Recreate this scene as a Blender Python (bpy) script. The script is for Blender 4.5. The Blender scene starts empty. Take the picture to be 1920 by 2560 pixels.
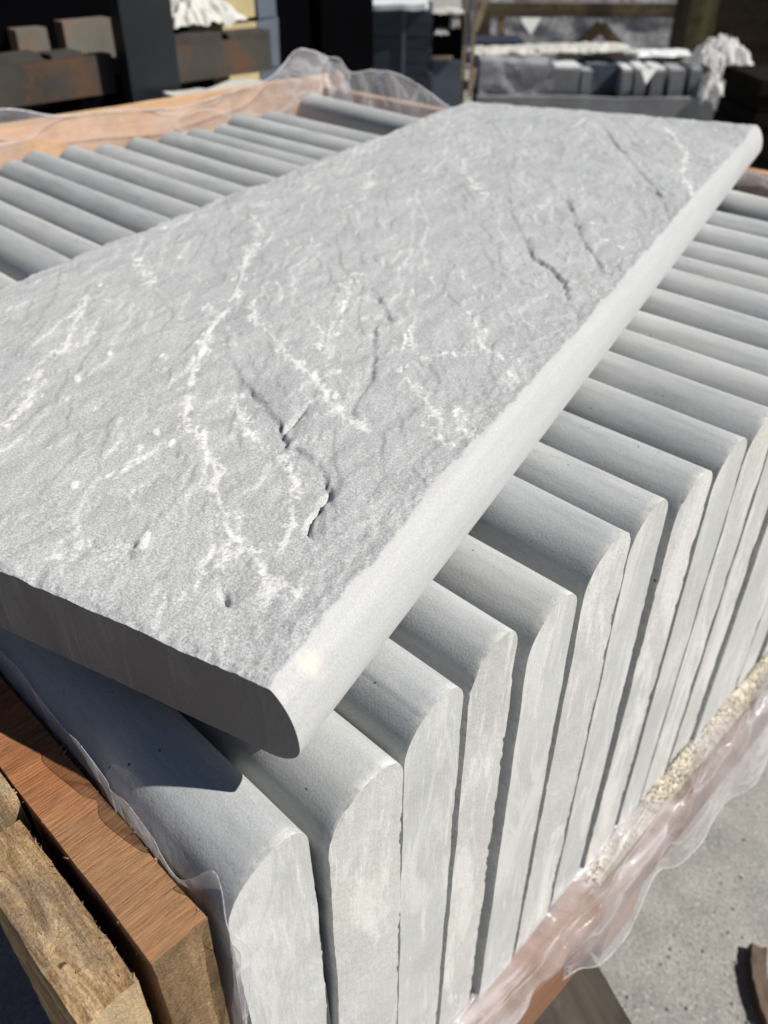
import bpy, bmesh, math, random
import numpy as np
from mathutils import Vector, Matrix, noise as mnoise

random.seed(7)
scene = bpy.context.scene
C = scene.collection

# ------------------------------------------------------------------ camera
U = 0.25                      # layout unit in metres
CAMH = 1.0                    # lens height above the concrete
def W(x, y, z):
    return Vector((x * U, y * U, z * U + CAMH))

M = ((0.7112329560, 0.4146663846, -0.5676261725),
     (0.7029541079, -0.4174910055, 0.5758096756),
     (0.0017900949, -0.8085499674, -0.5884248004))
cam_d = bpy.data.cameras.new('camera')
cam = bpy.data.objects.new('camera', cam_d)
C.objects.link(cam)
rot = Matrix(((M[0][0], -M[0][1], -M[0][2]), (M[1][0], -M[1][1], -M[1][2]), (M[2][0], -M[2][1], -M[2][2])))
cam.matrix_world = Matrix.Translation((0, 0, CAMH)) @ rot.to_4x4()
cam_d.sensor_fit = 'VERTICAL'
cam_d.sensor_height = 9.8
cam_d.sensor_width = 7.35
cam_d.lens = 2087.39 / 2560 * 9.8
cam_d.clip_start = 0.01
cam_d.clip_end = 400
cam_d.dof.use_dof = True
cam_d.dof.focus_distance = 0.345
cam_d.dof.aperture_fstop = 3.3
scene.camera = cam

# ------------------------------------------------------------------ world, sun, exposure
SUN = Vector((0.80, 0.56, 1.0)).normalized()
elev = math.asin(SUN.z)
azim = math.atan2(SUN.x, SUN.y)
world = bpy.data.worlds.new('World')
scene.world = world
world.use_nodes = True
wn = world.node_tree
bgn = wn.nodes['Background']
sky = wn.nodes.new('ShaderNodeTexSky')
sky.sky_type = 'NISHITA'
sky.sun_disc = False
sky.sun_elevation = elev
sky.sun_rotation = azim
sky.air_density = 0.45
sky.dust_density = 0.2
wn.links.new(sky.outputs[0], bgn.inputs[0])
bgn.inputs[1].default_value = 0.05
sun_d = bpy.data.lights.new('sun', 'SUN')
sun_d.energy = 5.0
sun_d.angle = math.radians(0.53)
sun_d.color = (1.0, 0.965, 0.905)
sun_o = bpy.data.objects.new('sun', sun_d)
sun_o.rotation_euler = SUN.to_track_quat('Z', 'Y').to_euler()
sun_o.location = (3, 3, 6)
C.objects.link(sun_o)
scene.view_settings.view_transform = 'Standard'
scene.view_settings.look = 'None'
scene.view_settings.gamma = 1.0
scene.view_settings.exposure = 0.23
scene.cycles.max_bounces = 8
scene.cycles.transparent_max_bounces = 16

# pattern of the laid slab's split face, in metres on the slab
VEINS = {'A':((-0.363,0.5171),(-0.343,0.4617),(-0.3377,0.4437),(-0.2983,0.4077),(-0.2875,0.3843),(-0.2718,0.3495),(-0.253,0.3175),(-0.2343,0.2867),(-0.2177,0.2449),(-0.2051,0.2149),(-0.1916,0.1957),(-0.1858,0.1783),(-0.1704,0.1575),(-0.1589,0.1395),(-0.1453,0.1249),(-0.1333,0.121),(-0.1219,0.112),(-0.1078,0.1009),(-0.0967,0.085),(-0.0837,0.0717),(-0.0694,0.0626),(-0.0514,0.0539),(-0.0399,0.0469),(-0.0345,0.0376),(-0.0284,0.0262),(-0.0174,0.0147)),
 'A2':((-0.0391,0.0507),(-0.0243,0.0431),(-0.0183,0.039)),
 'A3':((-0.0694,0.0626),(-0.0672,0.0506),(-0.0613,0.0366)),
 'B':((-0.238,0.342),(-0.2212,0.2982),(-0.211,0.2708),(-0.1923,0.25),(-0.1713,0.2376),(-0.1518,0.2214),(-0.133,0.2103),(-0.1146,0.2008),(-0.0961,0.1831),(-0.0797,0.1746),(-0.0643,0.1666),(-0.0544,0.1563)),
 'C':((-0.1595,0.1823),(-0.1388,0.1566),(-0.1187,0.1394),(-0.096,0.1313),(-0.0816,0.1221),(-0.07,0.1104),(-0.0626,0.0954),(-0.0512,0.0819),(-0.0482,0.0689),(-0.039,0.0508)),
 'D':((-0.337,0.2502),(-0.3084,0.2173),(-0.2896,0.1886),(-0.2704,0.1639),(-0.264,0.1419),(-0.2581,0.1248),(-0.2395,0.11),(-0.2325,0.0937),(-0.2307,0.0832),(-0.2232,0.0621)),
 'E':((-0.2828,0.2136),(-0.2782,0.1948),(-0.2639,0.1707)),
 'F':((-0.3244,0.3003),(-0.3005,0.2756),(-0.2923,0.2522)),
 'F2':((-0.3493,0.3172),(-0.3348,0.2946)),
 'G':((-0.1424,0.1008),(-0.1461,0.0917),(-0.1492,0.0826),(-0.1456,0.0755)),
 'H':((-0.0759,0.2317),(-0.0588,0.2124),(-0.0442,0.2025),(-0.0327,0.1866),(-0.024,0.1657)),
 'H2':((-0.0359,0.213),(-0.0235,0.1917),(-0.0111,0.1779)),
 'I':((-0.0839,0.3439),(-0.0528,0.2867),(-0.0359,0.2744),(-0.0199,0.2556),(-0.01,0.244)),
 'J':((-0.1039,0.295),(-0.0873,0.2632),(-0.0759,0.2317)),
 'K':((-0.1184,1.0075),(-0.0793,0.9105),(-0.0505,0.8378),(-0.0369,0.7551),(-0.0162,0.6993),(-0.008,0.6687)),
 'L':((-0.2685,0.74),(-0.2335,0.668),(-0.2004,0.6151),(-0.1802,0.5899)),
 'M':((-0.3259,0.6374),(-0.2928,0.5738),(-0.2707,0.4974),(-0.2567,0.4619)),
 'N':((-0.2177,0.2449),(-0.2273,0.2494),(-0.2405,0.2578)),
 'O':((-0.2074,0.2381),(-0.1882,0.2209),(-0.1854,0.2093)),
 'P':((-0.1146,0.2008),(-0.1097,0.2172),(-0.0974,0.2097),(-0.0881,0.1854)),
 'Q':((-0.343,0.4617),(-0.3427,0.4986),(-0.3529,0.5406)),
 'R':((-0.1131,0.0055),(-0.1209,0.0154),(-0.1253,0.0218)),
 'S':((-0.1929,0.3728),(-0.1631,0.3166),(-0.1478,0.2709),(-0.1245,0.2239)),
 'T':((-0.0758,0.2507),(-0.0662,0.2684),(-0.0515,0.2702))}
STEPS = {'S1':((-0.1861,0.2064),(-0.1705,0.1969),(-0.1532,0.1824),(-0.1326,0.1687),(-0.1223,0.1626),(-0.1047,0.1499),(-0.0901,0.1346),(-0.0775,0.1338),(-0.0653,0.1266),(-0.053,0.113),(-0.0419,0.0987),(-0.0305,0.0913)),
 'S2':((-0.1224,0.2848),(-0.1168,0.271),(-0.0947,0.2313),(-0.0864,0.2096),(-0.0819,0.1878),(-0.0725,0.1671)),
 'S3':((-0.198,0.9977),(-0.1359,0.865),(-0.1048,0.8077),(-0.0673,0.7294),(-0.0407,0.6764),(-0.0194,0.621),(-0.0097,0.5881)),
 'S4':((-0.1692,0.6243),(-0.1384,0.5552),(-0.1056,0.4997),(-0.0796,0.4503),(-0.0607,0.4378),(-0.0425,0.4151),(-0.0278,0.3764),(-0.0075,0.3516)),
 'S5':((-0.1214,0.6507),(-0.0916,0.5811),(-0.0609,0.5104),(-0.0384,0.473),(-0.0181,0.4339)),
 'S6':((-0.1045,0.0424),(-0.0952,0.0282)),
 'S7':((-0.1562,0.3374),(-0.1273,0.3044),(-0.1106,0.2841))}
CRACKS = {'c1':((-0.1047,0.1737),(-0.101,0.1571),(-0.0994,0.1432)),
 'c2':((-0.053,0.113),(-0.0506,0.1041),(-0.0471,0.0938),(-0.0469,0.0878),(-0.0436,0.0802),(-0.0402,0.0767)),
 'c3':((-0.0515,0.0314),(-0.0484,0.0289),(-0.0447,0.026)),
 'c4':((-0.2054,0.9848),(-0.2017,0.9175))}
BLOBS = ((-0.1577,0.0589),(-0.2119,0.1827),(-0.1416,0.1098),(-0.155,0.1168),(-0.0675,0.5562),(-0.0447,0.5194),(-0.0269,0.5058),(-0.3819,0.3801),(-0.3213,0.3327),(-0.235,0.1397),(-0.2418,0.1719),(-0.0997,0.0419))

# ------------------------------------------------------------------ noise (numpy)
def _hash(ix, iy, s):
    h = (ix * 374761393 + iy * 668265263 + s * 1274126177) & 0xffffffff
    h = ((h ^ (h >> 13)) * 1274126177) & 0xffffffff
    return (h ^ (h >> 16)) & 0xffff
def pn(x, y, s=0):
    x = np.asarray(x, float); y = np.asarray(y, float)
    ix = np.floor(x).astype(np.int64); iy = np.floor(y).astype(np.int64)
    fx = x - ix; fy = y - iy
    u = fx * fx * fx * (fx * (fx * 6 - 15) + 10); v = fy * fy * fy * (fy * (fy * 6 - 15) + 10)
    def g(dx, dy):
        a = _hash(ix + dx, iy + dy, s) * (2 * math.pi / 65536)
        return np.cos(a) * (fx - dx) + np.sin(a) * (fy - dy)
    a = g(0, 0); b = g(1, 0); c = g(0, 1); d = g(1, 1)
    return ((a + u * (b - a)) + v * ((c + u * (d - c)) - (a + u * (b - a)))) * 1.4
def fbm(x, y, s=0, o=4, gain=0.5):
    r = 0; a = 1.0; f = 1.0
    for k in range(o):
        r = r + a * pn(x * f, y * f, s + k * 17); a *= gain; f *= 2.03
    return r
def sstep(a, b, x):
    t = np.clip((x - a) / (b - a), 0, 1)
    return t * t * (3 - 2 * t)

# ------------------------------------------------------------------ object helpers
def link(name, me, mat=None, parent=None):
    o = bpy.data.objects.new(name, me)
    C.objects.link(o)
    if mat is not None:
        for m in (mat if isinstance(mat, (list, tuple)) else [mat]):
            me.materials.append(m)
    if parent is not None:
        o.parent = parent
    return o
def empty(name, loc=(0, 0, 0), rz=0.0):
    o = bpy.data.objects.new(name, None)
    o.empty_display_size = 0.05
    C.objects.link(o)
    o.location = loc
    o.rotation_euler = (0, 0, rz)
    return o
def tag(o, label=None, cat=None, group=None, kind=None):
    if label: o['label'] = label
    if cat: o['category'] = cat
    if group: o['group'] = group
    if kind: o['kind'] = kind
    return o
def mesh(name, verts, faces, smooth=False):
    me = bpy.data.meshes.new(name)
    me.from_pydata([tuple(v) for v in verts], [], faces)
    if smooth:
        me.polygons.foreach_set('use_smooth', [True] * len(me.polygons))
    me.update()
    return me
def rough_box(name, size, res=0.02, amp=0.001, freq=30.0, seed=0, bevel=0.0015, skew=None, smooth=True):
    """a box centred in x,y with its base at z=0, faces cut into a grid and worn unevenly"""
    sx, sy, sz = size
    bm = bmesh.new()
    n = [max(1, min(60, int(round(s / res)))) for s in size]
    vd = {}
    def V(i, j, k):
        key = (i, j, k)
        if key not in vd:
            vd[key] = bm.verts.new((sx * (i / n[0] - .5), sy * (j / n[1] - .5), sz * k / n[2]))
        return vd[key]
    for i in range(n[0]):
        for j in range(n[1]):
            bm.faces.new((V(i, j, 0), V(i, j + 1, 0), V(i + 1, j + 1, 0), V(i + 1, j, 0)))
            bm.faces.new((V(i, j, n[2]), V(i + 1, j, n[2]), V(i + 1, j + 1, n[2]), V(i, j + 1, n[2])))
    for i in range(n[0]):
        for k in range(n[2]):
            bm.faces.new((V(i, 0, k), V(i + 1, 0, k), V(i + 1, 0, k + 1), V(i, 0, k + 1)))
            bm.faces.new((V(i, n[1], k), V(i, n[1], k + 1), V(i + 1, n[1], k + 1), V(i + 1, n[1], k)))
    for j in range(n[1]):
        for k in range(n[2]):
            bm.faces.new((V(0, j, k), V(0, j, k + 1), V(0, j + 1, k + 1), V(0, j + 1, k)))
            bm.faces.new((V(n[0], j, k), V(n[0], j + 1, k), V(n[0], j + 1, k + 1), V(n[0], j, k + 1)))
    if bevel:
        es = [e for e in bm.edges if e.is_manifold and e.calc_face_angle(0) > 1.0]
        bmesh.ops.bevel(bm, geom=es, offset=bevel, segments=2, affect='EDGES', clamp_overlap=True)
    off = Vector((seed * 3.7, seed * 1.3, seed * 7.1))
    for v in bm.verts:
        p = v.co * freq + off
        d = mnoise.noise_vector(p) * amp + mnoise.noise_vector(p * 3.1) * amp * .45
        v.co += d
        if skew: v.co = skew(v.co)
    me = bpy.data.meshes.new(name)
    bm.to_mesh(me); bm.free()
    if smooth:
        me.polygons.foreach_set('use_smooth', [True] * len(me.polygons))
        me.set_sharp_from_angle(angle=math.radians(38))
    return me

# ------------------------------------------------------------------ material helpers
class NT:
    def __init__(self, name):
        self.m = bpy.data.materials.new(name); self.m.use_nodes = True
        self.t = self.m.node_tree; self.n = self.t.nodes; self.l = self.t.links
        self.b = self.n['Principled BSDF']; self.o = self.n['Material Output']
    def add(self, kind, **kw):
        n = self.n.new('ShaderNode' + kind)
        for k, v in kw.items():
            if hasattr(n, k): setattr(n, k, v)
            else: n.inputs[k.replace('_', ' ')].default_value = v
        return n
    def ln(self, a, b): self.l.new(a, b)
    def coords(self, scale=(1, 1, 1), rotz=0.0, rnd=True, loc=(0, 0, 0), rot=None):
        tc = self.add('TexCoord'); mp = self.add('Mapping')
        mp.inputs['Scale'].default_value = scale
        mp.inputs['Rotation'].default_value = rot or (0, 0, rotz)
        if rnd:
            oi = self.add('ObjectInfo'); vm = self.add('VectorMath', operation='MULTIPLY_ADD')
            cb = self.add('CombineXYZ')
            self.ln(oi.outputs['Random'], cb.inputs[0]); self.ln(oi.outputs['Random'], cb.inputs[2])
            self.ln(cb.outputs[0], vm.inputs[0]); vm.inputs[1].default_value = (37, 11, 23)
            self.ln(tc.outputs['Object'], vm.inputs[2]); self.ln(vm.outputs[0], mp.inputs[0])
        else:
            self.ln(tc.outputs['Object'], mp.inputs[0])
        return mp.outputs[0]
    def noise(self, vec, scale, detail=4, rough=.55, dist=0.0):
        n = self.add('TexNoise'); self.ln(vec, n.inputs['Vector'])
        n.inputs['Scale'].default_value = scale; n.inputs['Detail'].default_value = detail
        n.inputs['Roughness'].default_value = rough; n.inputs['Distortion'].default_value = dist
        return n.outputs[0]
    def ramp(self, fac, stops):
        r = self.add('ValToRGB'); cr = r.color_ramp
        while len(cr.elements) < len(stops): cr.elements.new(.5)
        for e, (p, c) in zip(cr.elements, stops):
            e.position = p
            e.color = (c, c, c, 1) if isinstance(c, (int, float)) else (*c, 1)
        self.ln(fac, r.inputs[0]); return r.outputs[0]
    def mix(self, fac, a, b, mode='MIX'):
        m = self.add('Mix', data_type='RGBA', blend_type=mode)
        for s, v in ((m.inputs[0], fac), (m.inputs[6], a), (m.inputs[7], b)):
            if hasattr(v, 'is_output'): self.ln(v, s)
            elif isinstance(v, tuple): s.default_value = (*v, 1)
            else: s.default_value = v
        return m.outputs[2]
    def math(self, op, a, b=0.0, clamp=False):
        m = self.add('Math', operation=op, use_clamp=clamp)
        for s, v in ((m.inputs[0], a), (m.inputs[1], b)):
            if hasattr(v, 'is_output'): self.ln(v, s)
            else: s.default_value = v
        return m.outputs[0]
    def bump(self, h, dist=.001, strength=1.0, prev=None):
        b = self.add('Bump'); b.inputs['Distance'].default_value = dist; b.inputs['Strength'].default_value = strength
        self.ln(h, b.inputs['Height'])
        if prev is not None: self.ln(prev, b.inputs['Normal'])
        return b.outputs[0]
    def attr(self, name):
        a = self.add('Attribute', attribute_name=name); return a.outputs['Fac']
    def fin(self, col, rough=.75, normal=None, spec=.3):
        if hasattr(col, 'is_output'): self.ln(col, self.b.inputs['Base Color'])
        else: self.b.inputs['Base Color'].default_value = (*col, 1)
        if hasattr(rough, 'is_output'): self.ln(rough, self.b.inputs['Roughness'])
        else: self.b.inputs['Roughness'].default_value = rough
        self.b.inputs['Specular IOR Level'].default_value = spec
        if normal is not None: self.ln(normal, self.b.inputs['Normal'])
        return self.m

def mat_riven():
    t = NT('riven_sandstone')
    v = t.coords(rnd=False)
    base = t.ramp(t.noise(v, 9, 5, .6), [(.3, (.415, .424, .429)), (.7, (.487, .494, .495))])
    warm = t.ramp(t.noise(v, 4.3, 3), [(.52, 0.0), (.75, .55)])
    base = t.mix(warm, base, (.475, .475, .472))
    sv = t.coords((1, .28, 1), rotz=math.radians(28), rnd=False)
    st = t.ramp(t.noise(sv, 95, 6, .68, .4), [(.36, .84), (.5, .98), (.64, 1.10)])
    base = t.mix(1.0, base, st, 'MULTIPLY')
    sp = t.ramp(t.noise(v, 900, 2, .7), [(.28, .66), (.5, 1.0), (.70, 1.36)])
    base = t.mix(1.0, base, sp, 'MULTIPLY')
    # pale mineral veins on the bedding plane: the traced strength is torn by noise so the borders stay ragged
    va = t.attr('vein')
    nz = t.math('ADD', t.math('MULTIPLY', t.noise(v, 330, 6, .8), .85), t.math('MULTIPLY', t.noise(sv, 110, 6, .75, 1.0), .75))
    vn = t.math('MULTIPLY', t.math('SUBTRACT', t.math('ADD', va, nz), 1.10), 3.2, True)
    fl = t.ramp(t.noise(sv, 75, 8, .74, 1.2), [(.60, 0.0), (.67, .55)])
    fl = t.math('MULTIPLY', fl, t.ramp(t.noise(v, 12, 3), [(.42, .1), (.62, 1.0)]))
    vn = t.math('MAXIMUM', vn, t.math('MULTIPLY', fl, t.math('SUBTRACT', 1.0, t.attr('honed'))))
    base = t.mix(t.math('MULTIPLY', vn, .85), base, (.79, .786, .765))
    hon = t.ramp(t.noise(v, 1000, 2, .7), [(.3, (.365, .372, .372)), (.7, (.465, .468, .463))])
    hl = t.ramp(t.noise(t.coords((1, .05, 1), rnd=False), 210, 4, .65), [(.36, .95), (.64, 1.04)])
    hon = t.mix(1.0, hon, hl, 'MULTIPLY')
    hon = t.mix(t.ramp(t.noise(v, 34, 6, .7), [(.62, 0.0), (.74, .35)]), hon, (.60, .595, .57))
    base = t.mix(t.attr('honed'), base, hon)
    base = t.mix(t.attr('dust'), base, (.72, .66, .52))
    n1 = t.bump(t.noise(v, 260, 6, .74), .0007, .8)
    n2 = t.bump(t.noise(v, 800, 3, .75), .0005, .9, n1)
    mixn = t.add('Mix', data_type='VECTOR')
    hb = t.bump(t.noise(v, 1600, 2, .6), .00012, .6)
    t.ln(t.attr('honed'), mixn.inputs[0]); t.ln(n2, mixn.inputs[4]); t.ln(hb, mixn.inputs[5])
    t.b.inputs['Sheen Weight'].default_value = .22; t.b.inputs['Sheen Roughness'].default_value = .45
    return t.fin(base, .62, mixn.outputs[1], .5)

def mat_stone():
    t = NT('honed_sandstone')
    v = t.coords()
    base = t.ramp(t.noise(v, 7, 4), [(.3, (.385, .40, .408)), (.7, (.465, .476, .480))])
    sv = t.coords((.12, 1, 1))
    base = t.mix(1.0, base, t.ramp(t.noise(sv, 170, 5, .68), [(.34, .86), (.5, 1.0), (.66, 1.08)]), 'MULTIPLY')
    base = t.mix(1.0, base, t.ramp(t.noise(v, 1300, 2), [(.32, .90), (.66, 1.09)]), 'MULTIPLY')
    wh = t.ramp(t.noise(v, 34, 8, .78, .9), [(.63, 0.0), (.73, .6)])
    ds = t.ramp(t.noise(v, 5, 4, .6), [(.48, 0.0), (.72, .35)])
    base = t.mix(ds, base, (.52, .51, .475))
    base = t.mix(wh, base, (.6, .6, .58))
    ar = t.math('MULTIPLY', t.attr('arris'), t.ramp(t.noise(v, 240, 5, .75), [(.38, 0.0), (.58, .9)]), True)
    base = t.mix(ar, base, (.66, .65, .61))
    oi = t.add('ObjectInfo')
    base = t.mix(1.0, base, t.ramp(oi.outputs['Random'], [(0.0, (.90, .905, .91)), (1.0, (1.06, 1.06, 1.05))]), 'MULTIPLY')
    dk = t.ramp(t.noise(v, 260, 2, .5), [(.235, 1.0), (.255, 0.0)])
    base = t.mix(dk, base, (.10, .10, .10))
    n = t.bump(t.noise(v, 900, 3, .6), .00022, .7)
    n = t.bump(t.noise(v, 60, 4, .6), .0003, .4, n)
    return t.fin(base, .72, n, .3)

def mat_end(name, cream, rough_amt, grey):
    t = NT(name)
    v = t.coords()
    g = t.ramp(t.noise(v, 16, 6, .65), [(.3, tuple(c * .90 for c in grey)), (.72, tuple(c * 1.14 for c in grey))])
    sc = t.coords((1, 1, .10), rot=(math.radians(38), 0, 0))
    g = t.mix(t.ramp(t.noise(sc, 150, 4, .7), [(.58, 0.0), (.68, min(.5, cream * 1.4))]), g, (.74, .735, .71))
    dv = t.coords((1, 1, .24), rot=(math.radians(-38), 0, 0))
    du = t.ramp(t.noise(dv, 34, 9, .74, .8), [(.49, 0.0), (.575, cream)])
    g = t.mix(du, g, (.70, .70, .672))
    ed = t.ramp(t.noise(v, 9, 4, .6), [(.5, 0.0), (.75, cream * .8)])
    g = t.mix(ed, g, (.64, .61, .54))
    br = t.ramp(t.noise(v, 21, 5, .7), [(.70, 0.0), (.80, cream * .45)])
    g = t.mix(br, g, (.46, .37, .27))
    g = t.mix(1.0, g, t.ramp(t.noise(v, 900, 2), [(.3, .9), (.7, 1.08)]), 'MULTIPLY')
    sw = t.coords((1, 1, .06), rot=(math.radians(-24), 0, 0))
    n = t.bump(t.noise(sw, 700, 3, .6), .0003, .55)
    n = t.bump(t.noise(v, 120, 6, .68), .0016, rough_amt, n)
    return t.fin(g, .85, n, .2)

def mat_wood(name, c1, c2, dark, axis=0, ring=60, saw=None, spec=.15, bump=.5, mott=0.0, worn=None):
    """wood whose grain runs along the local axis; saw = (axis, scale) gives cross-cut saw lines"""
    t = NT(name)
    s = [1, 1, 1]; s[axis] = .06
    g = t.coords(tuple(s)); v = t.coords()
    n1 = t.noise(g, ring, 6, .65, .6)
    col = t.ramp(n1, [(.32, c2), (.5, tuple((a + b) / 2 for a, b in zip(c1, c2))), (.68, c1)])
    col = t.mix(1.0, col, t.ramp(t.noise(g, ring * 6, 4, .6), [(.3, .82), (.7, 1.14)]), 'MULTIPLY')
    col = t.mix(t.ramp(t.noise(v, 18, 6, .65), [(.50, 0.0), (.70, .80)]), col, dark)
    col = t.mix(1.0, col, t.ramp(t.noise(g, ring * .35, 4, .6), [(.34, .62), (.62, 1.12)]), 'MULTIPLY')
    nb = t.bump(n1, .001, bump)
    nb = t.bump(t.noise(g, ring * 7, 4, .7), .0006, bump, nb)
    if worn:
        sx = t.add('SeparateXYZ'); t.ln(t.add('TexCoord').outputs['Object'], sx.inputs[0])
        wf = t.math('ADD', t.math('MULTIPLY', t.math('SUBTRACT', sx.outputs[0], worn[0]), worn[1]), t.math('MULTIPLY', t.noise(v, 22, 5, .6), .9))
        col = t.mix(t.ramp(wf, [(.35, 0.0), (.8, .85)]), col, worn[2])
    if mott:
        f = t.noise(v, 560, 5, .75, .8)
        col = t.mix(1.0, col, t.ramp(f, [(.3, 1 - mott), (.7, 1 + mott * .8)]), 'MULTIPLY')
        nb = t.bump(f, .0014, .9, nb)
    if saw:
        s = [.05, .05, .05]; s[saw[0]] = 1
        sn = t.noise(t.coords(tuple(s)), saw[1], 5, .7, .2)
        col = t.mix(1.0, col, t.ramp(sn, [(.34, .55), (.48, .95), (.64, 1.30)]), 'MULTIPLY')
        nb = t.bump(sn, .0008, .7, nb)
    return t.fin(col, .82, nb, spec)

def mat_plain(name, col, var=.15, scale=8, rough=.6, spec=.4, metal=0.0, spots=None, bump=.3):
    t = NT(name)
    v = t.coords()
    c = t.mix(1.0, t.mix(0.0, col, col), t.ramp(t.noise(v, scale, 5, .6), [(.3, 1 - var), (.7, 1 + var)]), 'MULTIPLY')
    if spots:
        c = t.mix(t.ramp(t.noise(v, scale * .7, 6, .7), [(spots[1], 0.0), (spots[1] + .12, 1.0)]), c, spots[0])
    t.b.inputs['Metallic'].default_value = metal
    return t.fin(c, rough, t.bump(t.noise(v, scale * 6, 4), .001, bump), spec)

def mat_film(name, haze=(.07, .26), tint=(.93, .94, .96), scale=26, gloss=.10):
    t = NT(name)
    v = t.coords()
    tr = t.add('BsdfTransparent'); tr.inputs[0].default_value = (.97, .97, .98, 1)
    df = t.add('BsdfDiffuse'); df.inputs[0].default_value = (*tint, 1)
    tl = t.add('BsdfTranslucent'); tl.inputs[0].default_value = (*tint, 1)
    gl = t.add('BsdfGlossy'); gl.inputs['Roughness'].default_value = .22
    cre = None
    for k, (rz, sc_) in enumerate((((.5, .4, .6), 1.0), ((-.7, .3, -.5), 1.5))):
        c = t.coords((1, .16, .5), rot=rz)
        ln_ = t.math('ABSOLUTE', t.math('SUBTRACT', t.noise(c, scale * sc_, 3, .5, .3), .5))
        ln_ = t.ramp(ln_, [(0.0, 1.0), (.018, .25), (.06, 0.0)])
        cre = ln_ if cre is None else t.math('MAXIMUM', cre, ln_)
    nn = t.bump(t.noise(v, scale, 4, .55, .6), .0025, .7)
    nn = t.bump(cre, .0012, .8, nn)
    nn = t.bump(t.noise(v, scale * 6, 3, .6), .0005, .5, nn)
    for s in (df, tl, gl): t.ln(nn, s.inputs['Normal'])
    m1 = t.add('MixShader'); m1.inputs[0].default_value = .45
    t.ln(df.outputs[0], m1.inputs[1]); t.ln(tl.outputs[0], m1.inputs[2])
    m2 = t.add('MixShader')
    t.ln(t.math('ADD', t.ramp(t.noise(v, scale * .5, 5, .65, .8), [(.3, haze[0]), (.72, haze[1])]), t.math('MULTIPLY', cre, .34 * (haze[1] > .3)), True), m2.inputs[0])
    t.ln(tr.outputs[0], m2.inputs[1]); t.ln(m1.outputs[0], m2.inputs[2])
    m3 = t.add('MixShader')
    fr = t.add('Fresnel'); fr.inputs[0].default_value = 1.45; t.ln(nn, fr.inputs[1])
    t.ln(t.math('MULTIPLY', fr.outputs[0], gloss * 1.6, True), m3.inputs[0])
    t.ln(m2.outputs[0], m3.inputs[1]); t.ln(gl.outputs[0], m3.inputs[2])
    t.ln(m3.outputs[0], t.o.inputs[0])
    return t.m

RIVEN = mat_riven()
STONE = mat_stone()
END_GREY = mat_end('sawn_grey_end', .40, .18, (.46, .465, .455))
END_CREAM = mat_end('dusty_cream_end', .60, .5, (.475, .475, .455))
WOOD_ORANGE = mat_wood('orange_sawn_timber', (.44, .165, .064), (.29, .098, .039), (.17, .115, .075), axis=1, ring=160, saw=(0, 1300), worn=(.36, 4.0, (.31, .175, .09)))
def mat_fibrous(name):
    t = NT(name)
    g = t.coords((.16, 1, .16), rot=(0, 0, .35)); v = t.coords()
    n1 = t.noise(g, 190, 6, .75, .7)
    col = t.ramp(n1, [(.30, (.14, .08, .035)), (.48, (.37, .235, .120)), (.62, (.55, .40, .235)), (.74, (.33, .19, .075))])
    col = t.mix(t.ramp(t.noise(v, 30, 6, .7), [(.48, 0.0), (.68, .75)]), col, (.20, .165, .125))
    col = t.mix(t.ramp(t.noise(v, 55, 4, .7), [(.60, 0.0), (.72, .6)]), col, (.34, .30, .25))
    f = t.noise(v, 700, 4, .75, .6)
    col = t.mix(1.0, col, t.ramp(f, [(.3, .62), (.7, 1.35)]), 'MULTIPLY')
    col = t.mix(t.ramp(t.noise(v, 120, 3, .6), [(.255, .9), (.30, 0.0)]), col, (.04, .033, .027))
    nb = t.bump(n1, .0022, 1.0)
    nb = t.bump(f, .0009, .8, nb)
    return t.fin(col, .9, nb, .1)
WOOD_TAN = mat_fibrous('tan_rough_timber')
WOOD_PALE = mat_wood('pale_crate_timber', (.60, .40, .25), (.48, .29, .17), (.34, .20, .12), axis=1, ring=22)
WOOD_PALEX = mat_wood('pale_crate_timber_across', (.50, .33, .24), (.36, .22, .15), (.22, .13, .09), axis=0, ring=22)
WOOD_RAIL = mat_wood('reddish_rail_timber', (.30, .155, .09), (.21, .11, .065), (.14, .095, .07), axis=1, ring=24)
WOOD_GREY = mat_wood('weathered_grey_timber', (.15, .125, .105), (.085, .07, .058), (.05, .042, .036), axis=0, ring=30)
WOOD_DARK = mat_wood('dark_brown_timber', (.10, .075, .045), (.06, .043, .026), (.03, .022, .015), axis=0, ring=14)
WOOD_OLIVE = mat_wood('olive_treated_timber', (.14, .112, .055), (.09, .072, .036), (.03, .025, .014), axis=2, ring=14)
WOOD_STICK = mat_wood('pale_stick_timber', (.52, .42, .29), (.36, .28, .19), (.2, .15, .1), axis=2, ring=18)
BARK = mat_wood('grey_bark', (.13, .095, .07), (.07, .05, .037), (.035, .027, .02), axis=1, ring=40)
FILM = mat_film('clear_plastic_film')
FILM_MILK = mat_film('milky_plastic_film', (.12, .52), (.90, .885, .91), 24)
FILM_HAZE = mat_film('hazy_plastic_film', (.14, .42), (.90, .89, .92), 14)
FILM_EDGE = mat_film('plastic_fold', (.45, .8), (.95, .95, .97), 60)
FILM_CLEAR = mat_film('thin_plastic_film', (.02, .16), (.93, .93, .95), 40)
NAVY = mat_plain('navy_slate', (.030, .036, .056), .25, 6, .55)
WHITE_SHEET = mat_plain('white_polythene', (.74, .75, .75), .08, 9, .35, .5)
WHITE_BAG = mat_plain('crumpled_white_sack', (.52, .51, .47), .12, 7, .6)
SETT = mat_plain('grey_sett_stone', (.27, .275, .285), .2, 7, .8)
BLACK_STEEL = mat_plain('worn_black_steel', (.007, .0085, .011), .4, 6, .42, .5, 0.0, ((.045, .045, .045), .62))
RUST_STEEL = mat_plain('rusty_grey_steel', (.052, .046, .039), .35, 5, .7, .25, .0, ((.13, .055, .02), .53))
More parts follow.
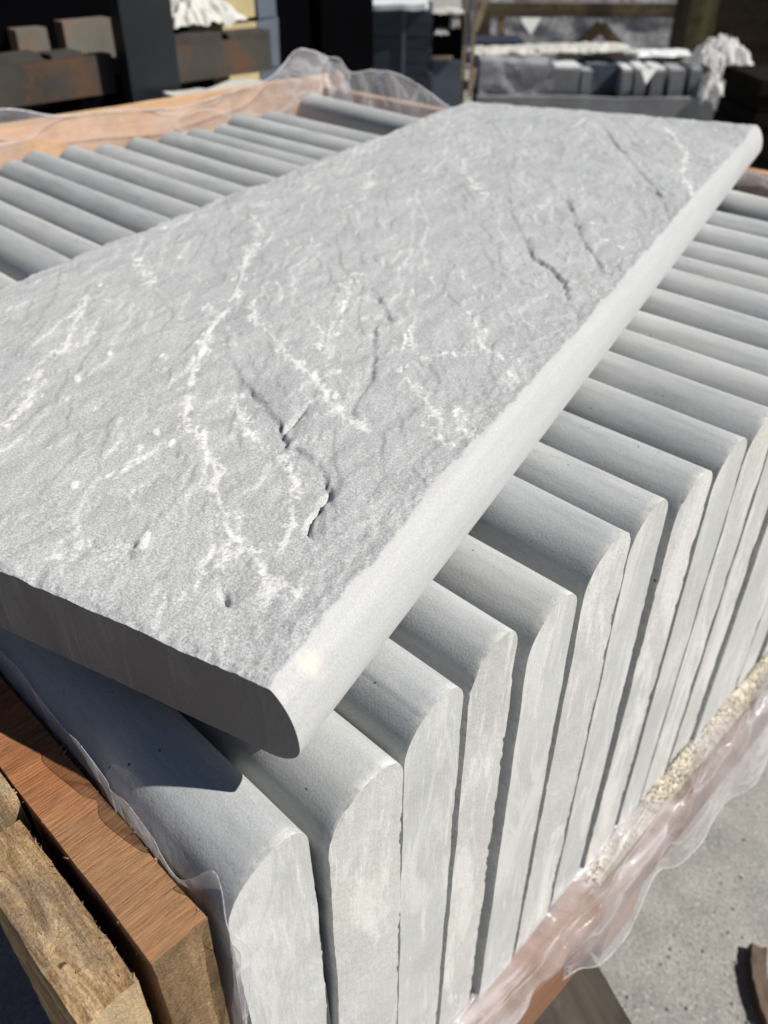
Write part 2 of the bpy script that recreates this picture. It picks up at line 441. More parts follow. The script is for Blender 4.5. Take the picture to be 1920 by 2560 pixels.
DEEP_BLACK = mat_plain('black_paint_and_shade', (.0015, .0015, .002), .2, 4, .95, .02)  # black steel and the deep shade behind the carriage share this colour
BLUE_GREY = mat_plain('blue_grey_stone', (.09, .11, .14), .2, 6, .8)
YELLOW_STONE = mat_plain('buff_stone', (.44, .36, .19), .2, 9, .85)
BEIGE = mat_plain('crumbly_fibre', (.56, .515, .43), .22, 90, .95, .1, 0, ((.40, .36, .29), .62), 1.0)
STEEL_BRIGHT = mat_plain('bright_steel', (.6, .6, .62), .1, 10, .15, .5, 1.0)

def mat_concrete():
    t = NT('yard_concrete')
    v = t.coords(rnd=False)
    c = t.ramp(t.noise(v, 3, 6, .62), [(.3, (.285, .28, .262)), (.7, (.365, .358, .335))])
    c = t.mix(1.0, c, t.ramp(t.noise(v, 260, 3, .7), [(.3, .62), (.5, 1.0), (.7, 1.35)]), 'MULTIPLY')
    c = t.mix(1.0, c, t.ramp(t.noise(v, 14, 6, .7), [(.3, .72), (.6, 1.05)]), 'MULTIPLY')
    c = t.mix(t.ramp(t.noise(v, 150, 2, .5), [(.30, .7), (.36, 0.0)]), c, (.10, .098, .09))
    c = t.mix(t.ramp(t.noise(v, 130, 2, .5), [(.62, 0.0), (.68, .8)]), c, (.42, .41, .385))
    n = t.bump(t.noise(v, 260, 4, .7), .002, .8)
    return t.fin(c, .9, n, .2)
CONCRETE = mat_concrete()

# ------------------------------------------------------------------ ground
me = mesh('concrete_ground', [(-60, -60, 0), (60, -60, 0), (60, 60, 0), (-60, 60, 0)], [(0, 1, 2, 3)])
g = link('concrete_ground', me, CONCRETE); tag(g, kind='structure')

# ------------------------------------------------------------------ the laid coping slab
def seg_dist(px, py, poly):
    best = np.full(px.shape, 1e9); side = np.zeros(px.shape); along = np.zeros(px.shape)
    L = len(poly) - 1
    for k in range(L):
        ax, ay = poly[k]; bx, by = poly[k + 1]
        dx, dy = bx - ax, by - ay
        tt = np.clip(((px - ax) * dx + (py - ay) * dy) / (dx * dx + dy * dy + 1e-12), 0, 1)
        qx = px - ax - tt * dx; qy = py - ay - tt * dy
        d = np.hypot(qx, qy)
        m = d < best
        best = np.where(m, d, best); side = np.where(m, np.sign(dx * (py - ay) - dy * (px - ax)), side)
        along = np.where(m, (k + tt) / L, along)
    return best, side, along

def laid_slab():
    k = .97
    w, l, t = 1.574 * k * U, 4.158 * k * U, .161 * k * U
    xc, aT, bT, aB = -.0180, .021, .029, .013      # nose: long curve from the top, tight curve below
    bB = t - bT
    xs = np.concatenate([np.arange(-w, xc - .012, .00092), np.linspace(xc - .012, xc - .0008, 12)])
    th = np.concatenate([np.linspace(math.pi / 2, 0, 65), np.linspace(0, -math.pi / 2, 18)[1:]])
    th = th - .05 * np.sin(8 * th)
    bx = np.where(th >= 0, xc + aT * np.cos(th), xc + aT - aB + aB * np.cos(th)); bz = -bT + np.where(th >= 0, bT, bB) * np.sin(th)
    ys = [0, .0006]
    while ys[-1] < l - .002: ys.append(ys[-1] + .00085 + .0014 * ys[-1] / l)
    ys[-1] = l; ys = np.array(ys)
    tx = np.concatenate([xs, bx[:65]])                    # riven top + upper half of the bullnose
    prof = np.concatenate([.10 * (xc - xs), bz[:65]])
    X, Y = np.meshgrid(tx, ys)
    # relief of the split face
    wx = .0035 * fbm(X / .02, Y / .02, 3, 3); wy = .0035 * fbm(X / .02, Y / .02, 9, 3)
    ca, sa = math.cos(.5), math.sin(.5)
    Xr = X * ca + Y * sa; Yr = -X * sa + Y * ca
    # laminae tear into teeth along the lineation
    jag = .0060 * fbm(Xr / .0048, Yr / .045, 13, 4, .62)
    jgx, jgy = -sa * jag, ca * jag
    Xr = Xr + .35 * wx; Yr = Yr + jag
    h = .0012 * fbm(X / .16, Y / .2, 21, 3) - .0024
    tn = fbm(Xr / .065, Yr / .19, 41, 4) * 2.3
    fl = np.floor(tn)
    h += .00072 * (fl + sstep(.86, 1.0, tn - fl))
    tn2 = fbm(Xr / .020 + 5, Yr / .07, 57, 3) * 1.6
    fl2 = np.floor(tn2)
    h += .00018 * (fl2 + sstep(.82, 1.0, tn2 - fl2))
    h += .00012 * fbm(Xr / .005, Yr / .012, 77, 3) + .00007 * pn(X / .0024, Y / .0024, 91)
    h += .00010 * fbm(Xr / .0026, Yr / .030, 95, 2)
    vein = np.zeros(X.shape)
    crest = np.zeros(X.shape)                            # feathered lamina edges, toothed along the lineation
    for cx_, cy_, cw_, cs_ in ((.0085, .030, .11, 61), (.0045, .015, .14, 63)):
        crest = np.maximum(crest, np.clip(1.3 - np.abs(fbm(Xr / cx_, Yr / cy_, cs_, 3)) / cw_, 0, 1))
    crest *= np.clip(.65 + .9 * fbm(X / .009, Y / .009, 65, 2), 0, 1.2)
    # veins: braided lines, torn by two octaves of warp
    for rep in range(6):
        ja = (.0006, .0022, .0030, .0042, .0060, .0080)[rep]
        jg = (.55, .7, .8, .9, 1.0, 1.1)[rep]
        jx = X + ja * fbm(X / .022, Y / .022, 101 + rep * 31, 3) + jg * jgx + .0009 * fbm(X / .004, Y / .004, 131 + rep * 31, 2)
        jy = Y + ja * fbm(X / .022, Y / .022, 111 + rep * 31, 3) + jg * jgy + .0009 * fbm(X / .004, Y / .004, 141 + rep * 31, 2)
        brk = np.clip(.75 + 1.1 * fbm(X / .03, Y / .03, 151 + rep * 31, 2), .0, 1.15)
        for name, poly in VEINS.items():
            p = [(x * k, y * k) for x, y in poly]
            x0 = min(q[0] for q in p) - .02; x1 = max(q[0] for q in p) + .02
            y0 = min(q[1] for q in p) - .02; y1 = max(q[1] for q in p) + .02
            r = np.where((ys > y0) & (ys < y1))[0]; c = np.where((tx > x0) & (tx < x1))[0]
            if len(r) < 2 or len(c) < 2: continue
            sl = (slice(r[0], r[-1] + 1), slice(c[0], c[-1] + 1))
            d, s, al = seg_dist(jx[sl], jy[sl], p)
            far = 1 + .9 * np.clip(Y[sl] / l, 0, 1)
            wd = (.00055 + .0007 * np.clip(fbm(al * 9, al * 0 + 2.3, hash_name(name) + rep, 2) + .3, 0, 1.4)) * far
            st = (.62, .55, .55, .50, .45, .40)[rep] * (1 if len(poly) > 4 else .8)
            v = st * np.clip(1.5 - d / wd, 0, 1) * brk[sl]
            if rep == 1: v = np.maximum(v, (.14 + .80 * crest[sl]) * np.exp(-(d / (.0062 * far)) ** 2) * np.clip(brk[sl] + .2, 0, 1))
            if rep == 3: v = np.maximum(v, .60 * crest[sl] * np.exp(-(d / (.012 * far)) ** 2) * brk[sl])
            v *= np.clip(al * 12, .2, 1) * np.clip((1 - al) * 12, .2, 1)
            vein[sl] = np.maximum(vein[sl], v)
    for x, y in BLOBS:
        d = np.hypot((X - x * k) * 1.5 + (Y - y * k) * .9 + wx, (Y - y * k) * .55 - (X - x * k) * .5 + wy)
        vein = np.maximum(vein, .9 * np.clip(1.4 - d / .0035, 0, 1))
    vein = np.maximum(vein, .46 * crest * sstep(.0, .7, fbm(X / .06, Y / .09, 173, 3)) * (.7 + .5 * np.clip(Y / l, 0, 1)))
    # a faint web of finer veins and the pale crests of the broken beds
    pm = sstep(-.35, .55, fbm(X / .09, Y / .12, 171, 2))
    for sx_, sy_, wd_, st_, sd_ in ((.055, .17, .060, .46, 161), (.030, .085, .065, .40, 163), (.016, .042, .085, .30, 167)):
        nn = fbm(Xr / sx_ + .35 * fbm(X / .02, Y / .02, sd_ + 5, 2), Yr / sy_, sd_, 4)
        vein = np.maximum(vein, st_ * np.clip(1.35 - np.abs(nn) / wd_, 0, 1) * pm * (.55 + .6 * pn(X / .015, Y / .015, sd_ + 9)))
    ed = np.clip(1 - np.abs((tn - fl) - .90) / .06, 0, 1) * .50 + np.clip(1 - np.abs((tn2 - fl2) - .86) / .08, 0, 1) * .36
    vein = np.maximum(vein, ed * sstep(-.2, .6, fbm(X / .05, Y / .07, 177, 3)))
    # scattered short dashes of the same mineral
    cl = fbm(Xr / .004, Yr / .022, 181, 3)
    vein = np.maximum(vein, .55 * sstep(.70, .95, cl) * sstep(-.1, .5, fbm(X / .07, Y / .07, 191, 2)))
    h += .00030 * np.clip(vein, 0, 1)
    h += (.45 * (-.0034 - h) + .00055 * fbm(X / .006, Y / .007, 347, 3) + .0006 * fbm(X / .03, Y / .03, 349, 2)) * np.exp(-((xc - X) / .020) ** 2)
    jx = X + .0012 * fbm(X / .01, Y / .01, 201, 3) + .45 * jgx; jy = Y + .0012 * fbm(X / .01, Y / .01, 211, 3) + .45 * jgy
    for name, poly in STEPS.items():
        d, s, al = seg_dist(jx, jy, [(x * k, y * k) for x, y in poly])
        env = np.clip(al * 6, 0, 1) * np.clip((1 - al) * 6, 0, 1) * np.clip(.65 + .9 * fbm(al * 7, al * 0 + .4, hash_name(name), 2), .45, 1.1)
        amp = .0025 if name == 'S1' else .0020
        # the bed on one side has flaked away; it rises back to the old level some way off
        low = sstep(-.0016, .0016, STEP_SIDE * s * d) * np.exp(-(d / .030) ** 2)
        h -= amp * env * low
        h -= .0007 * env * np.exp(-(d / .0018) ** 2) * (fbm(X / .006, Y / .006, 231, 2) > -.3)
    for name, poly in CRACKS.items():
        d, s, al = seg_dist(X + (jx - X) * .5, Y + (jy - Y) * .5, [(x * k, y * k) for x, y in poly])
        env = np.clip(al * 5, .3, 1) * np.clip((1 - al) * 5, .3, 1)
        h -= .0032 * env * np.clip(1.3 - d / .0011, 0, 1)
        h -= .0008 * np.exp(-(d / .005) ** 2) * (s > 0)
    # broken arrises at the back and at both ends
    for dist, sd in ((X + w, 301), (Y, 303), (l - Y, 305)):
        n = .5 + .5 * fbm(X / .012, Y / .012, sd, 3)
        h -= np.clip(.004 * np.clip(n, 0, 1.3) - dist * .6, 0, .003) * (.48 if sd == 303 else 1.0)
    P = np.broadcast_to(prof, X.shape)
    Z = np.minimum(P, h)
    honed = sstep(-.00004, .00010, h - P)
    dust = np.clip(1.2 - np.hypot((X - (xc + .0145) + wx * .5) / .0040, (Y - .019 + wy * .5) / .0055), 0, 1) * (.45 + .4 * pn(X / .002, Y / .002, 5))
    # chipped front and far arris in plan
    Y = Y.copy()
    chip = np.clip(.4 + .9 * fbm(tx / .011, tx * 0 + .7, 311, 4), 0, 2)
    Z_chip = chip
    chip = np.clip(.4 + .9 * fbm(tx / .03, tx * 0 + 4.7, 317, 4), 0, 2)
    Y[-1] -= .0030 * chip; Y[-2] -= .0022 * chip
    X = X.copy()
    bchip = np.clip(.3 + .8 * fbm(ys / .03, ys * 0 + 1.1, 319, 4), 0, 2)
    X[:, 0] += .0016 * bchip
    # rest of the ring: lower bullnose, underside, back
    ux = np.linspace(xc, -w, 40)
    bot = .0008 * fbm(np.linspace(0, 40, 40)[None, :] / 2.1, ys[:, None] / .03, 331, 3)
    lx = np.broadcast_to(np.concatenate([bx[65:], ux[1:]]), (len(ys), 16 + 40)).copy()
    lz = np.concatenate([np.broadcast_to(bz[65:], (len(ys), 17)), -t + np.abs(bot[:, 1:])], 1)
    AX = np.concatenate([X, lx], 1); AZ = np.concatenate([Z, lz], 1)
    AY = np.concatenate([Y, np.broadcast_to(ys[:, None], lx.shape)], 1).copy()
    nb = lx.shape[1]
    c2 = .0012 * np.clip(.2 + fbm(np.arange(nb) / 2.0, np.arange(nb) * 0 + 9.1, 337, 3), 0, 2)
    Hn = np.concatenate([honed, np.concatenate([np.ones((len(ys), 17)), np.full((len(ys), nb - 17), .0)], 1)], 1)
    Vn = np.concatenate([np.clip(vein, 0, 1) * (1 - honed), np.zeros((len(ys), nb))], 1)
    Dn = np.concatenate([dust * honed, np.zeros((len(ys), nb))], 1)
    R, Cn = AX.shape
    co = np.stack([AX, AY, AZ], -1).reshape(-1, 3)
    idx = np.arange(R * Cn).reshape(R, Cn)
    nx = np.roll(idx, -1, axis=1)
    q = np.stack([idx[:-1], nx[:-1], nx[1:], idx[1:]], -1).reshape(-1, 4)
    me = bpy.data.meshes.new('laid_coping_slab')
    nf = len(q) + 2
    me.vertices.add(len(co)); me.vertices.foreach_set('co', co.ravel())
    loops = np.concatenate([q.ravel(), idx[0][::-1], idx[-1]])
    me.loops.add(len(loops)); me.loops.foreach_set('vertex_index', loops)
    me.polygons.add(nf)
    me.polygons.foreach_set('loop_start', np.concatenate([np.arange(len(q)) * 4, [len(q) * 4, len(q) * 4 + Cn]]))
    me.polygons.foreach_set('loop_total', np.concatenate([np.full(len(q), 4), [Cn, Cn]]))
    sm = np.ones(nf, bool); sm[-2:] = False
    me.polygons.foreach_set('use_smooth', sm)
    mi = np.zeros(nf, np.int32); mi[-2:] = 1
    me.update(calc_edges=True)
    for nm, ar in (('vein', Vn), ('honed', Hn), ('dust', Dn)):
        at = me.attributes.new(nm, 'FLOAT', 'POINT'); at.data.foreach_set('value', ar.ravel().astype(np.float32))
    o = link('coping_slab', me, [RIVEN, END_SHADE_TOP])
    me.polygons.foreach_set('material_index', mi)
    # normals must point outwards
    bm = bmesh.new(); bm.from_mesh(me); bmesh.ops.recalc_face_normals(bm, faces=bm.faces)
    se = [e for e in bm.edges if len(e.link_faces) == 2 and (e.link_faces[0].material_index != e.link_faces[1].material_index)]
    for e in se: e.smooth = False
    bm.to_mesh(me); bm.free()
    o.location = W(-.62382 * k, .44879 * k, -.839 * k)
    o.rotation_euler = (math.radians(-.24), math.radians(-.73), .281094)
    tag(o, 'large grey riven stone slab lying flat across the whole row, veined top and rounded edge', 'stone slab')
    return o
def hash_name(s): return sum(ord(c) * (i + 3) for i, c in enumerate(s)) * 7 % 900
STEP_SIDE = -1
END_SHADE_TOP = mat_end('sawn_end_with_shade', .06, .15, (.20, .187, .177))  # same sawn stone, base colour darkened to carry the front end's shade
laid = laid_slab()

# ------------------------------------------------------------------ the row of slabs on edge
def edge_slab(L, H, t, seed, cream, fine):
    a, b = .025, t / 2
    step = .0026 if fine else .010
    th = np.linspace(-math.pi / 2, math.pi / 2, 37 if fine else 25)
    fz = np.arange(-H + .001, -a - .001, step)
    nf = len(fz)
    th = th + .075 * np.sin(9 * th + seed)
    th[0], th[-1] = -math.pi / 2, math.pi / 2
    sk = .42 * b                                        # nose a little nearer the back face
    ny = sk + np.where(th < 0, b + sk, b - sk) * np.sin(th)
    nz = np.where(th < 0, a, a * .50) * (np.cos(th) - 1)
    ly = np.concatenate([np.full(nf, -b), ny, np.full(nf, b)])
    lz = np.concatenate([fz, nz, fz[::-1]])
    n = len(ly)
    xs = [0, .0007, .002, .005, .012, .025, .045] + list(np.linspace(.075, L - .06, 22)) + [L - .03, L - .012, L - .003, L]
    R = len(xs)
    AX = np.zeros((R, n)); AY = np.zeros((R, n)); AZ = np.zeros((R, n))
    arc = np.concatenate([[0], np.cumsum(np.hypot(np.diff(ly), np.diff(lz)))])
    face = np.clip((-lz - a) / .02, 0, 1)
    for r, x in enumerate(xs):
        AX[r] = -x
        dn = .0009 * fbm(arc / .05, np.full(n, x / .11), seed, 3) * (.35 + .65 * face)
        dn += .0011 * pn(np.full(n, x / .23), np.zeros(n) + seed * .37, seed + 3)
        AY[r] = ly + dn * np.where(np.abs(ly) > b * .4, np.sign(ly), ly / b)
        AZ[r] = lz + .0007 * pn(np.full(n, x / .2), np.zeros(n), seed + 5) * np.clip(1 - (-lz) / a, 0, 1)
    rag = .55 * fbm(arc / .032, arc * 0 + seed * .71, seed + 7, 2) + .75 * fbm(arc / .0085, arc * 0 + seed * .3, seed + 9, 4, .6)
    rag = np.clip(.1 + (1.0 if cream else .6) * rag, 0, 1.9) ** 1.4
    amp = .0016 if cream else .0010
    if not fine: amp *= 1.2
    nl = np.hypot(ly, 0) + 1e-9
    iny = -np.sign(ly) * np.clip(np.abs(ly) / b, 0, 1)
    inz = -np.clip(1 - (-lz) / a, 0, 1)
    for r, f in ((0, 1.0), (1, .55), (2, .15), (R - 1, 1.0), (R - 2, .3)):
        AY[r] += iny * amp * rag * f; AZ[r] += inz * amp * rag * f
    AX[0] -= .0012 * rag * (1 if cream else .5)
    co = np.stack([AX, AY, AZ], -1).reshape(-1, 3)
    idx = np.arange(R * n).reshape(R, n)
    faces = []
    nx = np.roll(idx, -1, axis=1)
    q = np.stack([idx[:-1], idx[1:], nx[1:], nx[:-1]], -1).reshape(-1, 4)
    faces = [tuple(f) for f in q.tolist()] + [tuple(idx[0].tolist()), tuple(idx[-1][::-1].tolist())]
    me = bpy.data.meshes.new('coping_slab')
    me.from_pydata(co.tolist(), [], faces)
    av = np.zeros((R, n), np.float32)
    for r_, x_ in enumerate(xs): av[r_] = math.exp(-(x_ / .0035) ** 2) if r_ < R - 5 else 0
    me.attributes.new('arris', 'FLOAT', 'POINT').data.foreach_set('value', av.ravel())
    bm = bmesh.new(); bm.from_mesh(me); bmesh.ops.recalc_face_normals(bm, faces=bm.faces)
    bm.faces.ensure_lookup_table()
    for f in bm.faces: f.smooth = True
    for f in (bm.faces[len(q)], bm.faces[len(q) + 1]):
        f.material_index = 1; f.smooth = False
        for e in f.edges: e.smooth = False
    for e in bm.edges:
        if e.is_manifold and e.calc_face_angle(0) > 1.2: e.smooth = False
    bm.to_mesh(me); bm.free()
    return me

SIL = [.549, .72, .902, 1.066, 1.25, 1.419, 1.607, 1.779, 1.932, 2.126, 2.301, 2.464, 2.649, 2.845, 3.026, 3.192, 3.397]
REND = [-.508, -.536, -.560, -.552, -.557, -.565, -.56, -.561, -.558, -.566, -.555, -.56, -.565, -.558, -.562, -.56, -.56]
LEND = {7: -4.21, 8: -4.26, 9: -4.28, 10: -4.25, 11: -4.19, 12: -4.17, 13: -4.21, 14: -4.19, 15: -4.28, 16: -4.23}
THK = [.146, .138, .128, .145, .148, .14, .15, .145, .15, .142, .15, .14, .15, .14, .145, .142, .15]
CREAM = [1, 0, 1, 0, 1, 0, 1, 0, 1, 1, 0, 1, 0, 1, 0, 1, 0]
ORD = ['second', 'third', 'fourth', 'fifth', 'sixth', 'seventh', 'eighth', 'ninth', 'tenth', 'eleventh', 'twelfth', 'thirteenth',
       'fourteenth', 'fifteenth', 'sixteenth', 'seventeenth', 'eighteenth']
EXTRA = {0: 'with a dusty scratched end and its edge in the laid slab\'s lower corner', 1: 'with a smooth grey end pressed against its neighbour',
         2: 'with a rough creamy end stained brown', 3: 'with a smooth clean grey end beyond a wide dark gap',
         4: 'with a sandy cream end and white specks on its edge', 5: 'with a slim smooth grey end', 6: 'with a ragged cream end',
         7: 'with a smooth end touching its neighbour', 8: 'with a brown flecked cream end at the right margin'}
GROUP = 'bullnosed stone slabs standing on edge in the crate'
HS = 1.58 * U
for i, Y in enumerate(SIL):
    c = 1.03 * Y - .07 * math.sqrt(1 + Y * Y)
    if i == 0: c = .482
    xl = LEND.get(i, -4.22 - .03 * math.sin(i * 2.3)) * .985
    L = (REND[i] - xl) * U
    me = edge_slab(L, HS, THK[i] * U, 40 + i * 13, CREAM[i], i < 8)
    o = link('coping_slab', me, [STONE, END_CREAM if CREAM[i] else END_GREY])
    kf_ = {0: 1.08, 1: 1.04}.get(i, 1.0)                # the front slabs stand a little lower
    o.scale = (1, kf_, 1)
    o.location = W(REND[i] * kf_, c * kf_, -.968 * kf_ - .004 + .012 * math.sin(i * 1.7 + .6) - (.02 if i == 3 else 0))
    o.rotation_euler = (math.radians(.25 * math.sin(i * 2.9)), 0, math.radians(.12 * math.sin(i * 4.1)))
    lab = ORD[i] + ' grey bullnosed slab on edge counting from the orange board'
    tag(o, lab + (', ' + EXTRA[i] if i in EXTRA and len((lab + EXTRA[i]).split()) <= 16 else ''), 'stone slab', GROUP)
me = edge_slab(3.64 * U, HS, .135 * U, 991, 0, True)
o = link('coping_slab', me, [STONE, END_GREY])
o.scale = (1, 1.09, 1); o.location = W(-.568, .346, -1.052); o.rotation_euler = (math.radians(1.2), 0, 0)
tag(o, 'nearest grey bullnosed slab on edge, leaning beside the orange board, half in shadow', 'stone slab', GROUP)
me = edge_slab(3.7 * U, HS, .15 * U, 771, 0, False)
o = link('coping_slab', me, [STONE, END_GREY])
o.location = W(-.72, 3.52, -.965); o.rotation_euler = (math.radians(-2), 0, math.radians(-4.0))
tag(o, 'farthest grey bullnosed slab, set apart beyond an empty gap by the far crate board', 'stone slab', GROUP)

# ------------------------------------------------------------------ timber crate
crate = empty('timber_crate', W(-2.5, 2.1, -2.7))
tag(crate, 'open topped timber crate with orange boards holding the row of grey slabs', 'crate')
def part(name, me, mat, pos, root, rz=0.0, rx=0.0, ry=0.0, label=None):
    o = link(name, me, mat, root)
    o.location = Vector(pos) - root.location
    o.rotation_euler = (rx, ry, rz)
    if label: o['label'] = label
    return o
def endgrain(o, mat, axis=0):
    o.data.materials.append(mat)
    for p in o.data.polygons:
        if abs(p.normal[axis]) > .75: p.material_index = len(o.data.materials) - 1
END_TAN = mat_wood('tan_end_grain', (.44, .30, .17), (.26, .16, .08), (.10, .065, .04), axis=2, ring=45, mott=.45, spec=.1)
END_PALE = mat_wood('pale_end_grain', (.56, .42, .26), (.46, .33, .19), (.3, .2, .12), axis=2, ring=30, mott=.25, spec=.1)

def xbox(name, x0, x1, y0, y1, z0, z1, mat, root, res=.02, amp=.0012, seed=1, rz=0.0, label=None, bevel=.0015, freq=28, skew=None, rx=0.0):
    me = rough_box(name, ((x1 - x0) * U, (y1 - y0) * U, (z1 - z0) * U), res, amp, freq, seed, bevel, skew)
    return part(name, me, mat, W((x0 + x1) / 2, (y0 + y1) / 2, z0), root, rz, rx, 0, label)

ob = xbox('end_board', -4.55, -.590, .169, .254, -1.53, -1.12, WOOD_ORANGE, crate, .008, .0010, 3, freq=45)
ob['label'] = 'orange sawn board along the near end with a splintered edge'
endgrain(ob, END_TAN)
o = xbox('end_board', -4.55, -.588, .169, .251, -2.08, -1.57, WOOD_ORANGE, crate, .02, .0012, 4); endgrain(o, END_TAN)
o = xbox('end_board', -4.55, -.592, .169, .251, -2.62, -2.12, WOOD_ORANGE, crate, .02, .0012, 5); endgrain(o, END_TAN)
def topskew(co):
    if co.z > .3 and co.x > .02: co.z -= (co.x - .02) * .10
    return co
o = xbox('corner_batten', -.940, -.605, .065, .149, -2.62, -1.15, WOOD_TAN, crate, .006, .0007, 8, freq=110, skew=topskew)
o['label'] = 'rough tan batten outside the orange board'; endgrain(o, END_PALE)
xbox('corner_batten', -1.357, -.952, .092, .162, -2.62, -1.115, WOOD_TAN, crate, .008, .0007, 9, freq=110)
xbox('corner_batten', -4.4, -4.1, .07, .15, -2.6, -1.05, WOOD_TAN, crate, .02, .0012, 10)
# left side boards
o = xbox('side_board', -4.62, -4.52, .16, 4.2, -1.42, -.905, WOOD_PALE, crate, .03, .0015, 11)
o['label'] = 'pale outer board along the far side behind plastic'
def endcut(co):
    if co.y > 0.20: co.z -= max(0, co.y - .20) * .55 * (co.z > 0.03)
    return co
xbox('side_board', -4.50, -4.42, .16, 2.36, -1.6, -.965, WOOD_PALE, crate, .03, .0012, 12, skew=endcut)
xbox('side_board', -4.62, -4.52, .16, 4.2, -2.0, -1.47, WOOD_PALE, crate, .03, .0015, 13)
xbox('side_board', -4.62, -4.52, .16, 4.2, -2.58, -2.05, WOOD_PALE, crate, .03, .0015, 14)
# far end boards and their corner batten
xbox('far_board', -4.66, -.30, 4.10, 4.18, -1.50, -1.0, WOOD_PALEX, crate, .04, .0015, 15, rz=math.radians(-1.3), label='far end board showing pinkish brown through plastic')
xbox('far_board', -4.66, -.30, 4.10, 4.18, -2.05, -1.55, WOOD_PALEX, crate, .04, .0015, 16, rz=math.radians(-1.3))
xbox('far_board', -4.66, -.30, 4.10, 4.18, -2.58, -2.10, WOOD_PALEX, crate, .04, .0015, 17, rz=math.radians(-1.3))
xbox('corner_batten', -4.60, -4.36, 4.02, 4.10, -2.58, -.97, WOOD_PALEX, crate, .03, .0015, 18)
# low rail on the open side, floor boards and bearers
r = xbox('side_rail', -.565, -.455, .36, 4.15, -2.66, -2.40, WOOD_RAIL, crate, .02, .0014, 19)
r['label'] = 'low orange rail along the open side under plastic'
for j, y in enumerate((.45, 1.15, 1.85, 2.55, 3.25, 3.9)):
    xbox('floor_board', -4.6, -.57, y - .25, y + .25, -2.66, -2.575, WOOD_PALEX, crate, .05, .001, 21 + j)
for j, y in enumerate((.75, 1.72, 3.6)):
    b_ = xbox('bearer', -4.6, -.49, y - .11, y + .11, -3.08, -2.675, WOOD_RAIL if j == 1 else WOOD_PALEX, crate, .04, .001, 31 + j)
# splinters on the sawn edge of the orange board
rv = []; rf = []
rng = random.Random(5)
def shard(p, d, ln, wd):
    n = Vector((rng.uniform(-1, 1), rng.uniform(-1, 1), rng.uniform(-1, 1))).normalized()
    s = d.cross(n).normalized() * wd; u = d.cross(s).normalized() * wd
    i = len(rv)
    rv.extend([p - s, p + s, p + u, p + d * ln]); rf.extend([(i, i + 1, i + 3), (i + 1, i + 2, i + 3), (i + 2, i, i + 3), (i, i + 2, i + 1)])
for k in range(190):
    x = -.60 - rng.random() ** 1.5 * .75
    cl = .25 + 1.6 * max(0, 1 - abs(x + 1.0) / .11)
    if rng.random() > cl: continue
    y = .254 if rng.random() < .75 else .170
    d = Vector((rng.uniform(-.8, .5), rng.uniform(.1, 1.0) * (1 if y > .2 else -1), rng.uniform(-.5, .8))).normalized()
    shard(W(x, y + rng.uniform(-.006, .001), -1.12 + rng.uniform(-.012, .001)) - crate.location, d, rng.uniform(.0010, .0026) * min(1.5, .6 + cl), rng.uniform(.0003, .0009))
for k in range(120):
    x = rng.uniform(-.935, -.61); e = rng.random()
    y = .148 if e < .4 else rng.uniform(.07, .149)
    d = Vector((rng.uniform(-.6, .9), rng.uniform(-.3, .8), rng.uniform(.0, .7))).normalized()
    shard(W(x, y, -1.149 - max(0, (x + .772 - .08)) * .10 + rng.uniform(-.004, .002)) - crate.location, d, rng.uniform(.0008, .0026), rng.uniform(.00012, .0003))
o = link('splinters', mesh('splinters', rv, rf), mat_plain('splinter_wood', (.36, .22, .11), .3, 50, .85, .1), crate)
tag(o, kind='stuff')

# crumbled packing fibre lying on the rail against the slab ends
cv = []; cf = []
rc = random.Random(23)
for k in range(6000):
    y = rc.uniform(1.42, 2.95)
    dens = .12 + .88 * min(1, max(0, (y - 1.45) / .5)) * (.72 + .28 * math.sin(y * 9.0 + 1) * math.sin(y * 23))
    if rc.random() > dens: continue
    u = rc.random()
    r = rc.choice((.0003, .0004, .0005, .0006, .0008, .0012))
    x = -.553 + .055 * rc.random() ** 1.4
    z = -2.385 + (.068 * (1 - u * u) * min(1, dens)) * rc.random() * (1 - .7 * (x + .553) / .055)
    c = W(x, y, z); i = len(cv)
    R3_ = Matrix.Rotation(rc.uniform(0, 6.3), 3, Vector((rc.uniform(-1, 1), rc.uniform(-1, 1), rc.uniform(-1, 1))).normalized())
    for q in ((1, 0, 0), (0, 1, 0), (-1, 0, 0), (0, -1, 0), (0, 0, 1), (0, 0, -1)):
        cv.append(c + R3_ @ (Vector(q) * r * rc.uniform(.6, 1.35)))
    cf += [(i, i + 1, i + 4), (i + 1, i + 2, i + 4), (i + 2, i + 3, i + 4), (i + 3, i, i + 4), (i + 1, i, i + 5), (i + 2, i + 1, i + 5), (i + 3, i + 2, i + 5), (i, i + 3, i + 5)]
b0 = len(cv); NXc, NYc = 8, 420
for j in range(NYc + 1):
    y = 1.44 + 1.6 * j / NYc
    dn = min(1, max(0, (y - 1.46) / .5)) * (.72 + .28 * math.sin(y * 9.0 + 1) * math.sin(y * 23))
    for i in range(NXc + 1):
        u = i / NXc
        p = W(-.562 + .062 * u, y, -2.392)
        p.z += U * .052 * dn * (1 - u) ** .8 + .0016 * mnoise.noise(p * 420) + .001 * mnoise.noise(p * 1100) - (.002 if i in (0, NXc) else 0)
        p.x += .0012 * mnoise.noise(p * 300)
        cv.append(p)
cf += [(b0 + j * (NXc + 1) + i, b0 + j * (NXc + 1) + i + 1, b0 + (j + 1) * (NXc + 1) + i + 1, b0 + (j + 1) * (NXc + 1) + i) for j in range(NYc) for i in range(NXc)]
o = link('packing_crumbs', mesh('packing_crumbs', cv, cf), BEIGE)
tag(o, 'beige packing crumbs heaped along the low rail against the slab ends', 'crumbs', kind='stuff')

